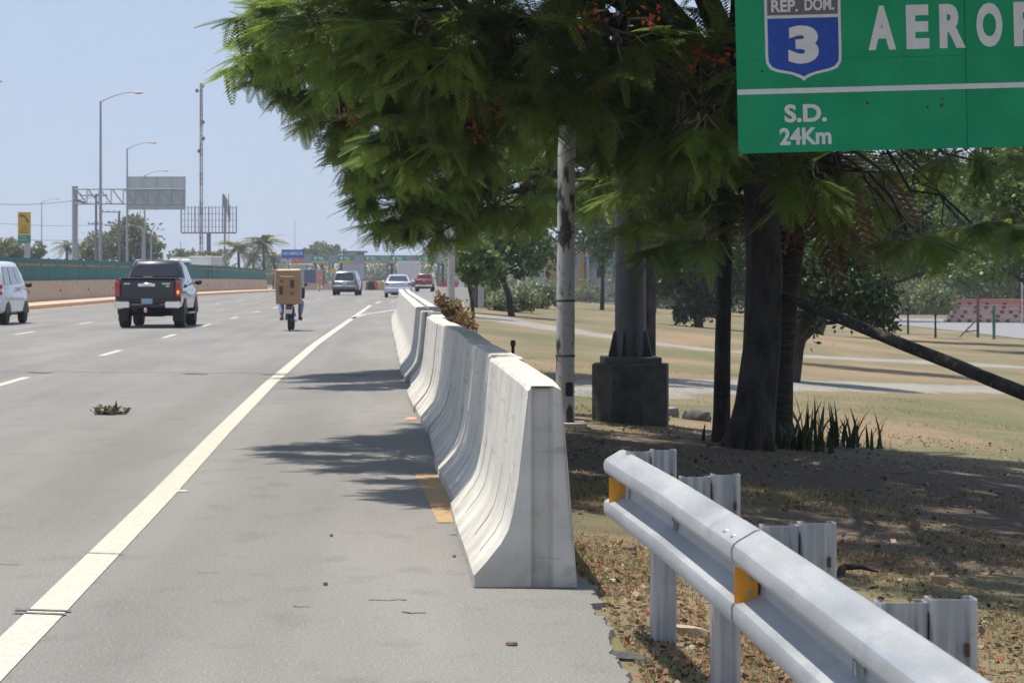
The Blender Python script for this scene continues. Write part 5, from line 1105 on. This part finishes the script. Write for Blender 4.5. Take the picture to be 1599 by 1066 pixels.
# small telecom tower in front of it
Y = 430; k = Y/F; X = UX(351, Y); z0 = roadz(Y); t = thing("telecom_tower", "narrow telecom tower with boxy antenna panels right of the radio mast", "telecom tower", (X, Y, z0)); z = lambda v: VZ(v, Y)-z0
mb = MB(); mb.tube([(0, 0, -1), (0, 0, z(320)), (.05, 0, z(305))], [.22, .16, .10], 8); mb.tube([(.75, 0, z(392)), (.7, 0, z(303))], .07, 5); mb.build("tower_pole", mat("tower_brown", (.24, .19, .20), .8), t)
mb = MB()
for dx, v0, v1, w_ in ((-.28, 303, 323, .38), (.25, 309, 332, .30), (.62, 312, 338, .26), (.95, 320, 345, .16)): mb.cbox((dx, random.uniform(-.2, .2), (z(v0)+z(v1))/2), (w_, .25, z(v0)-z(v1)), .03)
for i in range(5): mb.tube([(0, 0, z(325+i*5)), (.75, 0, z(322+i*6))], .04, 4)
mb.build("antenna", mat("antenna_grey", (.22, .20, .22), .8), t)
# utility poles and wires
M_WD = mat("weathered_wood", (.19, .165, .16), .9)
def upole(lb, u, vt, Y, arms):
    X = UX(u, Y); z0 = roadz(Y); h = VZ(vt, Y)-z0; t = thing("utility_pole", lb, "utility pole", (X, Y, z0), R(8), "utility poles on the far left"); mb = MB(); mb.tube([(0, 0, -.5), (0, 0, h)], [.2, .13], 8); mb.build("pole_shaft", M_WD, t)
    mb = MB()
    for dz, x0, x1 in arms:
        mb.box(((x0+x1)/2, 0, h-dz), (x1-x0, .12, .12)); [mb.tube([(x0+(x1-x0)*q, 0, h-dz+.05), (x0+(x1-x0)*q, 0, h-dz+.28)], .05, 5) for q in (.05, .35, .65, .95)]
    mb.build("crossarm", M_WD, t); return t
upole("utility pole with two crossarms seen through the gantry truss", 150, 303, 290, [(.2, -2.0, 1.4), (1.2, -.8, 1.4)]); upole("shorter utility pole with a crossarm reaching left, below the truss", 186, 330, 300, [(.1, -2.2, .2), (1.8, -1.8, .3)])
upole("dark pole with transformer cluster in front of the yellowish trees", 149.5, 346, 305, [(.3, -1.0, .9)])
def wire(lb, p, q, sag, r=.022):
    mb = MB(); mb.tube([(p[0]+(q[0]-p[0])*i/12, p[1]+(q[1]-p[1])*i/12, p[2]+(q[2]-p[2])*i/12-sag*4*(i/12)*(1-i/12)) for i in range(13)], r, 4); tag(mb.build("power_line", DARKM()), lb, "cable", "power lines on the left")
wire("upper power line running from the left edge to the gantry post", pt(-30, 317, 260), pt(150, 307, 292), .5, .03)
wire("middle power line crossing behind the yellow sign", pt(-30, 346, 280), pt(186, 349, 300), .4, .02); wire("lower power line crossing behind the yellow sign post", pt(-30, 368, 280), pt(186, 370, 300), .5, .02)
for u, vt, Y, lb in ((460.5, 344, 520, "thin tall mast above the blue banner"), (560, 352, 520, "thin tall mast above the middle of the toll canopy"), (282, 376, 380, "small dark post above the trees beside the box truck roof")):
    X = UX(u, Y); mb = MB(); mb.tube([(X, Y, roadz(Y)), (X, Y, VZ(vt, Y))], [.10, .05], 6); tag(mb.build("mast", M_GAN), lb, "mast")

# ================================================================== TOLL PLAZA
Y = 430; k = Y/F; z0 = roadz(Y); X = UX(600, Y); tp = thing("toll_plaza", "wide grey toll plaza canopy with green lane signs across the road", "toll plaza", (X, Y, z0)); lx = lambda u: (u-600)*k; z = lambda v: VZ(v, Y)-z0
mb = MB(); mb.box(((lx(432)+lx(905))/2, 5, (z(398.5)+z(411))/2), (lx(905)-lx(432), 10, z(398.5)-z(411))); mb.build("canopy", mat("canopy_grey", (.27, .275, .29), .8, var=.05), tp)
M_TG = mat("lane_sign_green", (.03, .27, .17), .6, var=.08); M_TY = mat("lane_sign_yellow", (.62, .38, .05), .6, var=.08); M_TW = mat("sign_print_white", (.6, .72, .68), .6)
for i in range(8):
    u0 = 485.5+i*40.8; 
    if i >= 5: u0 += 3
    mb = MB(); mb.box(((lx(u0)+lx(u0+27))/2, -.08, (z(399.2)+z(407.2))/2), (lx(u0+27)-lx(u0), .16, z(399.2)-z(407.2))); sgn_ = mb.build("lane_sign", M_TG, tp)
    mb = MB(); mb.box(((lx(u0)+lx(u0+27))/2, -.08, (z(407.4)+z(410.4))/2), (lx(u0+27)-lx(u0), .16, z(407.4)-z(410.4))); mb.cbox((lx(u0+14), -.2, z(411.6)), (.28, .12, .3), .05); mb.build("yellow_strip", M_TY, sgn_)
    mb = MB(); mb.box((lx(u0+7), -.17, z(403.3)), (2.6*k, .02, 4.6*k)); mb.box((lx(u0+14.5), -.17, z(402.0)), (8*k, .02, 1.3*k)); mb.box((lx(u0+16.5), -.17, z(404.8)), (8*k, .02, 1.2*k)); mb.build("sign_print", M_TW, sgn_)
for u, w_, m in ((492, 3, 1), (532, 4, 1), (519, 3, 0), (605, 4, 0), (612, 4.5, 1), (685.5, 4, 0), (692.5, 4, 1), (650, 3, 0), (570, 2.5, 0), (735, 4, 1), (742, 4, 0), (790, 4, 1), (845, 4, 1)):
    mb = MB(); mb.box((lx(u), 3+m*2, z(411)/2), (w_*k, .5, z(411)-.02)); mb.build("column", mat("dark_column", (.06, .065, .075), .7) if m else mat("grey_column", (.26, .24, .24), .8), tp)
for u, w_, vt, mm, lb in ((485, 20, 421, mat("dark_blue_sheeting", (.05, .075, .17), .8, var=.2), "dark blue screened booth left of the grey car"), (662, 16, 425.5, mat("charcoal_booth", (.035, .045, .05), .7), "charcoal toll booth behind the red pickup"),
                          (737, 14, 424, mat("grey_booth", (.30, .31, .33), .8), "grey toll booth seen behind the slim pole"), (756, 9, 428, mat("white_booth", (.55, .55, .56), .8), "small white booth near the end of the edge wall")):
    Yb = 405; kb = Yb/F; zb = roadz(Yb); h = VZ(vt, Yb)-zb; t = thing("toll_booth", lb, "toll booth", (UX(u, Yb), Yb, zb), 0, "booths at the toll plaza"); mb = MB(); mb.cbox((0, 1, h/2), (w_*kb, 2.2, h), .05); mb.build("booth_body", mm, t)
    mb = MB(); mb.cbox((0, 1, h+.04), (w_*kb+.2, 2.5, .1), .03); mb.build("booth_roof", CONC(), t); mb = MB()
    for i in range(4): mb.box((w_*kb*(-.36+.24*i), -.11, h*.5), (.05, .04, h*.9))
    mb.build("frame_bar", mm, t)
# blue banner
Yb = 300; kb = Yb/F; t = thing("banner_sign", "blue sign reading LAS AMERICAS with red and white strip below, left of the toll canopy", "sign", (UX(457.5, Yb), Yb, roadz(Yb))); z = lambda v: VZ(v, Yb)-roadz(Yb)
mb = MB(); mb.cbox((0, 0, (z(389.5)+z(403))/2), (36*kb, .12, z(389.5)-z(403)), .01); bp = mb.build("blue_panel", mat("banner_blue", (.035, .12, .42), .6), t)
mb = MB(); text(mb, "LAS AMERICAS", .42, -1.28, 1.22, z(398), -.07, 0, .03); mb.build("lettering", mat("banner_white", (.62, .68, .78), .6), bp)
mb = MB(); mb.cbox((-10*kb, 0, (z(403)+z(411))/2-.01), (16*kb, .12, z(403)-z(411)-.02), .01); mb.build("white_panel", mat("pale_panel", (.50, .46, .52), .6), t)
mb = MB(); mb.cbox((8*kb, 0, (z(404)+z(411))/2-.01), (20*kb, .12, z(404)-z(411)-.02), .01); mb.build("orange_panel", mat("coral_panel", (.60, .18, .10), .6, var=.15), t)
mb = MB(); mb.box((-8*kb, -.08, z(404.5)), (3*kb, .02, 3*kb)); mb.box((-14*kb, -.08, z(409.5)), (4*kb, .02, 2.5*kb)); mb.build("logo_mark", mat("logo_red", (.5, .06, .05), .6), bp)
mb = MB(); [mb.tube([(x, .12, 0), (x, .12, z(390))], .09, 8) for x in (-1.2, 1.2)]; mb.build("sign_leg", M_GAN, t)
# building behind canopy and right building with blue stripe
Yb = 520; t = thing("flat_roof_building", "small flat roofed grey building above the toll canopy", "building", (UX(552, Yb), Yb, roadz(Yb))); kb = Yb/F; z = lambda v: VZ(v, Yb)-roadz(Yb)
mb = MB(); mb.box((0, 3, z(394)/2), (34*kb, 6, z(394))); mb.build("wall", mat("pale_wall", (.36, .40, .40), .8), t); mb = MB(); mb.cbox((.3, 2.5, z(393)), (39*kb, 8, .35), .05); mb.build("roof", mat("dark_roof", (.13, .15, .17), .8), t)
mb = MB(); mb.box((11*kb, -.06, z(396)), (10*kb, .1, .5)); mb.build("window", GLASS(), t)
Yb = 260; kb = Yb/F; Xb = UX(930, Yb); zb = ground(Xb, Yb); t = thing("office_building", "low building with blue stripe and yellow pillars seen through leaves beside the mottled lamp post", "building", (Xb, Yb, zb)); z = lambda v: VZ(v, Yb)-zb; lx = lambda u: (u-930)*kb
mb = MB(); mb.box(((lx(815)+lx(1075))/2, 5, z(380)/2), (lx(1075)-lx(815), 8, z(380))); mb.build("wall", mat("grey_white_wall", (.42, .44, .47), .8, var=.1), t)
mb = MB(); mb.box(((lx(815)+lx(1075))/2, .9, (z(400)+z(409))/2), (lx(1075)-lx(815), .3, z(400)-z(409))); mb.build("blue_stripe", mat("stripe_blue", (.06, .25, .55), .6), t)
mb = MB(); mb.box(((lx(815)+lx(1075))/2, .8, (z(409)+z(413))/2), (lx(1075)-lx(815), .3, z(409)-z(413))); mb.build("green_stripe", mat("stripe_teal", (.03, .30, .28), .6), t)
for u, w_ in ((862, 9), (908, 9), (918, 4), (1046, 9)): mb = MB(); mb.box((lx(u), .4, z(385)/2), (w_*kb, .5, z(385))); mb.build("pillar", mat("ochre_pillar", (.38, .24, .09), .8) if w_ > 5 else CONC(), t)
for u in (835, 885, 940, 965): mb = MB(); mb.box((lx(u), .93, z(425)), (14*kb, .12, 1.2)); mb.build("window", GLASS(), t)
# traffic barriers, cones and distant people-height clutter at the plaza
M_RB = mat("red_plastic", (.52, .05, .04), .6); M_WB = mat("white_plastic", (.62, .62, .64), .6)
items = [(580, 330, 0), (586, 330, 0), (592, 335, 1), (576, 330, 2), (571, 340, 1), (597, 320, 3), (604, 330, 3), (565, 345, 0), (536, 360, 1), (515, 350, 1), (508, 350, 0), (690, 340, 0), (697, 340, 0), (711, 340, 0), (722, 330, 1), (730, 330, 0), (757, 340, 1), (763, 340, 0), (648, 350, 0)]
BL = ["bright red traffic barrier left of the silver saloon roof, in the blurred cluster", "red traffic barrier directly left of the silver saloon", "white traffic barrier touching the left side of the silver saloon", "dark red traffic barrier, leftmost of the blurred cluster between the two cars", "white traffic barrier right beside the grey estate car",
      "yellow traffic barrier immediately left of the silver saloon", "yellow traffic barrier hidden behind the silver saloon", "red traffic barrier right beside the grey estate car", "white traffic barrier hidden behind the grey estate car", "white traffic barrier touching the left side of the grey estate car", "red traffic barrier just left of the grey estate car, by the yellow post",
      "red traffic barrier directly left of the slim utility pole", "red traffic barrier against the slim utility pole", "red traffic barrier just right of the slim utility pole", "white traffic barrier in the gap right of the slim utility pole", "red traffic barrier above the middle of the edge wall", "white traffic barrier above the dark end block", "red traffic barrier rightmost, above the short grey post", "red traffic barrier hidden behind the silver saloon and box truck"]
names = {0: ("red", "traffic_barrier"), 1: ("white", "traffic_barrier"), 2: ("dark red", "traffic_barrier"), 3: ("yellow", "traffic_barrier")}
for i, (u, Y_, c_) in enumerate(items):
    if i in (6, 8, 18): continue      # behind the cars
    h = 1.15 if c_ != 1 else 1.3; w_ = .55; zz = roadz(Y_)+.004; mb = MB(); mb.prism([(-w_, 0), (w_, 0), (w_, .15), (w_*.8, h*.35), (w_*.75, h), (-w_*.75, h), (-w_*.8, h*.35), (-w_, .15)], .3)
    o = mb.build("traffic_barrier", (M_RB, M_WB, mat("dark_red_plastic", (.28, .04, .04), .7), M_YEL)[c_]); o.location = (UX(u, Y_), Y_, zz)
    tag(o, BL[i], "traffic barrier", f"{names[c_][0]} plastic barriers before the toll booths")
mb = MB(); Y_ = 300; mb.cbox((UX(499, Y_), Y_, VZ(432, Y_)), (.9, .2, 1.7), .02); tag(mb.build("sign_board", mat("faded_pink_board", (.55, .22, .19), .7)), "faded pink board standing above the ochre blocks", "sign")
t = thing("warning_sign", "round yellow warning sign left of the grey car roof", "sign", (UX(520.5, 300), 300, roadz(300))); mb = MB(); mb.tube([(0, 0, 0), (0, 0, VZ(427, 300)-roadz(300))], .04, 6); mb.build("sign_post", GREYS(), t)
mb = MB(); mb.lathe([(.001, 0), (.38, 0), (.38, .04), (.001, .04)], 16, 0, 'Y', Matrix.Translation((0, -.1, VZ(423, 300)-roadz(300)))); mb.build("sign_panel", M_TY, t)

# ================================================================== PARK OBJECTS
Yb = 185; kb = Yb/F; t = thing("bleachers", "stepped concrete bleachers with red painted seat boards at the far right", "bleachers", (UX(1480, Yb), Yb, ground(UX(1480, Yb), Yb))); zb = t.location.z; z = lambda v: VZ(v, Yb)-zb
M_RS = mat("faded_red_seat", (.36, .13, .10), .7, var=.15); n = 5
for i in range(n):
    v = 497-i*6.6; u0 = 1478+i*8.5-(3 if i == 4 else 0); xx0, xx1 = (u0-1480)*kb, (1700-1480)*kb; zz = z(v)
    mb = MB(); mb.cbox(((xx0+xx1)/2, .4+i*.75, zz), (xx1-xx0, .26, .07 if i < 4 else .30), .02); mb.build("seat", M_RS, t)
    mb = MB(); mb.box(((xx0+xx1)/2, .75+i*.75, zz/2-.05), (xx1-xx0, .5, max(.2, zz-.12))); st = mb.build("concrete_step", CONC(), t)
    mb = MB(); q = xx0+.3
    while q < xx1: mb.box((q, .46+i*.75, zz-.20), (.28, .1, .20)); q += random.choice((.7, .8, 1.4))
    mb.build("dark_recess", mat("recess_dark", (.07, .065, .06), .9), st)
for u, v0, v1, Y_, m, lb, cat in ((1552, 530, 478, 134, mat("green_post_paint", (.03, .16, .07), .6), "green painted post standing in front of the bleachers", "post"), (1527, 527, 455, 138, mat("rust_brown_pipe", (.12, .08, .06), .8), "dark pipe post with a slanting brace in front of the bleachers", "post"), (1596, 470, 395, 180, CONC(), "pale thin pole above the right end of the bleachers", "pole")):
    X, Y_ = hit(u, v0) if v0 > 500 else (UX(u, Y_), Y_); g_ = ground(X, Y_); mb = MB(); mb.tube([(X, Y_, g_-.1), (X, Y_, VZ(v1, Y_))], .085 if v0 > 500 else .06, 8)
    if u == 1527: mb.tube([(X, Y_, g_+1.1), (X-1.1, Y_, g_)], .05, 6); mb.tube([(X, Y_, g_+.4), (X-.7, Y_, g_+.35)], .04, 6)
    tag(mb.build("pipe_post" if cat == "post" else "pole", m), lb, cat)

def rock(lb, u, v, sz, m, seed, Y=None, flat=.6, cat="rock", name="rock"):
    X, Y = hit(u, v); rr = random.Random(seed); mb = MB(); mb.ell((0, 0, 0), (1, 1, 1), n=10, m=6)
    f = [(rr.uniform(.5, 1.5), rr.uniform(.5, 1.5), rr.uniform(0, 6)) for _ in range(3)]
    vs = []
    for (x, y, z_) in mb.v:
        k_ = 1+.16*sum(math.sin(3*a*x+2*b*y+2.2*z_+c_) for a, b, c_ in f)/1.5
        vs.append((max(-.85, min(.85, x*k_))*sz, max(-.85, min(.85, y*k_))*sz*.75, max(-.5, min(.62, z_*k_))*sz*flat))
    mb.v = vs; o = mb.build(name, m, smooth=35); o.location = (X, Y, ground(X, Y)+sz*flat*.2); o.rotation_euler = (rr.uniform(-.1, .1), rr.uniform(-.1, .1), rr.uniform(-.5, .5)); tag(o, lb, cat); return o
M_ROCK = mat("dark_stone", (.12, .11, .10), .95, var=.5, scale=9, bump=.5); M_TROCK = mat("tan_stone", (.40, .31, .22), .95, var=.25, scale=20, bump=.5, bscale=60)
rock("flat tan stone lying beside the guard rail post", 1072, 992, .105, M_TROCK, 3, flat=.45)
rock("dark rounded stone left of the slim tree trunk", 1088, 656, .19, M_ROCK, 5, flat=.8); rock("grey stone between the pedestal and the dark rounded stone", 1038, 650, .20, mat("grey_stone", (.22, .21, .20), .95, var=.3, bump=.4), 8, flat=.7)
rock("small block shaped stone on the shaded grass", 1345, 788, .07, M_ROCK, 12, flat=.7); rock("small dark clod on the verge near the first post", 983, 860, .045, M_ROCK, 21); rock("smaller dark clod below the other clod on the verge", 953, 877, .025, M_ROCK, 25)
rock("dark crumbled asphalt chunk at the shoulder edge", 985, 1030, .11, mat("broken_asphalt", (.07, .068, .064), .95, var=.5, scale=30, bump=.9, bscale=50), 31, flat=.20, cat="rubble", name="asphalt_chunk"); rock("small broken asphalt lump just right of the nearest barrier foot", 934, 952, .035, MATS["broken_asphalt"], 33, flat=.6, cat="rubble", name="asphalt_chunk")
rock("pale kerb stone fragment by the foot of the mottled lamp post", 905, 668, .14, mat("pale_grey_stone", (.33, .31, .29), .9, var=.2), 41, flat=.25)
# spiky plants at the foot of the tree
def blades(name, lb, u, v, n, h, spread, seed):
    X, Y = hit(u, v); gz = ground(X, Y); rr = np.random.default_rng(seed); V = []; T = []
    for i in range(n):
        p = np.array([rr.normal()*spread, rr.normal()*spread*.6, 0]); a = rr.random()*6.28; ln = h*rr.uniform(.45, 1.1); lean = rr.uniform(.05, .8); wd = .020; tt = rr.random()*.5; prev = p; d2 = np.array([math.cos(a), math.sin(a), 0]); sd_ = np.array([-d2[1], d2[0], 0])
        for s_ in range(4):
            t0, t1 = s_/4, (s_+1)/4; q0 = p+d2*lean*ln*t0**1.8+np.array([0, 0, ln*t0*(1-.25*lean*t0)]); q1 = p+d2*lean*ln*t1**1.8+np.array([0, 0, ln*t1*(1-.25*lean*t1)]); w0, w1 = wd*(1-t0**2), wd*(1-t1**2); V.append([q0-sd_*w0, q0+sd_*w0, q1+sd_*w1, q1-sd_*w1]); T.append(tt)
    o = quadmesh(name, np.array(V), np.array(T), M_LEAFD); o.location = (X, Y, gz); tag(o, lb, "plant", "spiky plants under the big tree"); return o
for i, (u, v, n, h, sp_, lb) in enumerate(((1196, 690, 16, .42, .13, "spiky leaved plant against the foot of the palm trunk"), (1253, 694, 22, .55, .15, "tallest spiky plant right of the palm trunk"), (1300, 698, 24, .55, .15, "middle spiky plant in the row under the tree"), (1225, 700, 22, .30, .16, "low spiky plant filling the gap in front of the palm trunk"), (1280, 706, 26, .30, .2, "short dense spiky plant at the front of the row"), (1335, 700, 18, .45, .15, "rightmost spiky plant with leaves arching right"), (1160, 694, 12, .28, .15, "low dark spiky plant in front of the flared trunk"))):
    blades("spiky_plant", lb, u, v, n, h, sp_, 50+i)
# dead rag and scraps on the road
X, Y = hit(172, 651); q = np.clip(RNG.normal(size=(260, 3)), -1.9, 1.9)*np.array([.085, .10, .030]); q[:, 2] = np.abs(q[:, 2]); d = RNG.normal(size=(260, 3))*.035; e = np.cross(d, RNG.normal(size=(260, 3))); e = e/np.linalg.norm(e, axis=1, keepdims=True)*.02
o = quadmesh("litter_heap", np.stack([q, q+d*.5+e, q+d, q+d*.5-e], 1), RNG.random(260), leafmat("rag_scraps", (.035, .03, .015), (.26, .22, .14), .1)); o.location = (X, Y, .012); tag(o, "small dark heap of crushed debris lying in the lane", "debris")
def scrap(lb, name, u, v, a, b, m, cat, h=.006, rz=0):
    X, Y = hit(u, v); z_ = (0 if X < .95 else ground(X, Y))+.004; mb = MB(); n = 9; P = [(a/2*math.cos(6.283*i/n)*random.uniform(.7, 1.1), b/2*math.sin(6.283*i/n)*random.uniform(.7, 1.1)) for i in range(n)]
    mb.loft([[(x, y, 0) for x, y in P], [(x*.85, y*.85, h) for x, y in P]]); o = mb.build(name, m); o.location = (X, Y, z_); o.rotation_euler = (0, 0, rz); tag(o, lb, cat)
M_LF = mat("brown_leaf", (.17, .11, .07), .9); M_PO = mat("orange_scrap_paint", (.62, .28, .16), .8)
scrap("flat pale strip of litter beside the white edge line", "litter_scrap", 284, 775, .11, .10, mat("pale_scrap", (.52, .50, .44), .7), "litter"); scrap("orange scrap lying on the faded orange marking", "litter_scrap", 685, 797, .13, .16, M_PO, "litter", .01)
scrap("faint orange scrap at the foot of the barriers further up the shoulder", "litter_scrap", 642, 659, .12, .5, M_PO, "litter"); scrap("brown dead leaf on the lower right of the shoulder", "dead_leaf", 799, 1019, .06, .05, M_LF, "leaf", .01); scrap("small dark leaf in the middle of the shoulder", "dead_leaf", 508, 924, .03, .04, M_LF, "leaf", .012)
scrap("tiny brown leaf near the nearest barrier foot", "dead_leaf", 709, 879, .026, .04, M_LF, "leaf", .008); scrap("tiny dark leaf up the shoulder beyond the others", "dead_leaf", 517, 846, .02, .06, M_LF, "leaf", .01); scrap("thin pale twig touching the nearest barrier base", "twig", 712, 845, .13, .02, mat("pale_wood", (.50, .44, .36), .9), "twig", .01)
scrap("bright blue bottle cap on the verge", "bottle_cap", 1209, 1032, .040, .04, mat("blue_plastic", (.03, .13, .55), .4), "bottle cap", .02); scrap("white paper scrap on the verge left of the guard rail", "litter_scrap", 956, 910, .04, .05, mat("white_paper", (.6, .58, .55), .8), "litter", .012)
scrap("curled brown bark piece on the verge between the third and fourth posts", "bark_piece", 1468, 912, .12, .14, M_LF, "bark piece", .04, .5)
X, Y = hit(1312, 900); mb = MB(); mb.tube(jit([Vector((0, 0, .0)), Vector((.01, .0, .04)), Vector((.04, .04, .05)), Vector((.12, .06, .035)), Vector((.22, .05, .02))], .004), [.022, .024, .02, .014, .007], 7); o = mb.build("stick", M_BARK, smooth=60); o.location = (X, Y, ground(X, Y)); tag(o, "short crooked dead stick behind the third guard rail post", "stick")
# scattered petals, leaves and grass on the verge
def scatter(name, n, area, size, m, lb, cat, up=.0, dens=None, kind="stuff"):
    (x0, x1), (y0, y1) = area; X = x0+(x1-x0)*RNG.random(n)**1.2; Y_ = 1/(1/y0+(1/y1-1/y0)*RNG.random(n)) if up == 0 else y0+(y1-y0)*RNG.random(n)**1.3
    cl = np.sin(X*3.1+Y_*.9)+np.sin(Y_*1.7-X*1.3)+RNG.normal(size=n)*.9; kp = cl > (dens if dens is not None else -9); X, Y_ = X[kp], Y_[kp]; n = len(X)
    Z = np.array([ground(a, b) for a, b in zip(X, Y_)]); P = np.stack([X, Y_, Z+.004], 1); s_ = size*(.5+RNG.random(n))[:, None]
    if up:
        d = np.stack([RNG.normal(size=n)*.55, RNG.normal(size=n)*.55, np.ones(n)], 1); d /= np.linalg.norm(d, axis=1, keepdims=True); a = RNG.random(n)*3.14; e = np.stack([np.cos(a), np.sin(a), 0*a], 1)*.0028
        V = np.stack([P-e, P+e, P+d*s_*.6+e*.6+0, P+d*s_], 1)
    else:
        d = RNG.normal(size=(n, 3)); d[:, 2] = np.abs(d[:, 2])*.25; d /= np.linalg.norm(d, axis=1, keepdims=True); e = np.cross(d, np.array([0, 0, 1.0])+RNG.normal(size=(n, 3))*.3); e /= np.linalg.norm(e, axis=1, keepdims=True)
        V = np.stack([P, P+d*s_*.5+e*s_*.35, P+d*s_, P+d*s_*.5-e*s_*.35], 1)
    o = quadmesh(name, V, RNG.random(n), m); tag(o, lb, cat, kind=kind)
scatter("grass", 70000, ((.98, 4.2), (8.0, 19)), .026, M_GRASS, "short dry and green grass on the verge beside the guard rail", "grass", 1, .15)
scatter("grass", 60000, ((1.2, 9.5), (17, 48)), .04, M_GRASS, "short dry grass on the park ground under the trees", "grass", 1, .5)
scatter("fallen_petals", 12000, ((.97, 6), (8.2, 17)), .021, M_PETAL, "scattered red flame tree petals on the verge", "petals", 0, .3)
scatter("leaf_litter", 26000, ((1.0, 7.5), (8.2, 30)), .038, M_LITTER, "scattered brown dead leaves on the ground under the trees", "leaves", 0, -.6)

# humid air over the whole place: fades the far plaza and the skyline
mb = MB(); mb.box((0, 340, 27), (1400, 760, 62)); hzb = mb.build("haze", bpy.data.materials.new("haze")); tag(hzb, "thin humid haze over the road", None, kind="stuff")
hm = hzb.data.materials[0]; hm.use_nodes = True; n = hm.node_tree.nodes; n.remove(n["Principled BSDF"]); pv = n.new("ShaderNodeVolumePrincipled")
pv.inputs["Color"].default_value = (.80, .87, 1, 1); pv.inputs["Density"].default_value = .00035; pv.inputs["Anisotropy"].default_value = .2
hm.node_tree.links.new(pv.outputs[0], n["Material Output"].inputs["Volume"])

for i, (u, v, L, rz, lb) in enumerate(((1010, 672, .5, .3, "long thin dead stick in the shade between the column and the first post"), (935, 690, .35, -.5, "short dead stick just right of the nearest barrier top in the shade"), (1420, 742, .6, .2, "thin pale dead stick on the shaded grass right of the spiky plants"), (1530, 830, .5, -.2, "thin dark stick on the shaded verge at the far right"), (1250, 742, .4, .5, "short stick lying behind the second and third posts"))):
    X, Y = hit(u, v); mb = MB(); mb.tube(jit([Vector((L*(k/6-.5), .05*math.sin(k), .012+.012*math.sin(k*1.7))) for k in range(7)], .008), [.011, .012, .010, .009, .008, .006, .004], 6); o = mb.build("stick", mat("pale_twig", (.20, .16, .12)), smooth=60); o.location = (X, Y, gmesh(X, Y)+.008); o.rotation_euler = (0, 0, rz); tag(o, lb, "stick")
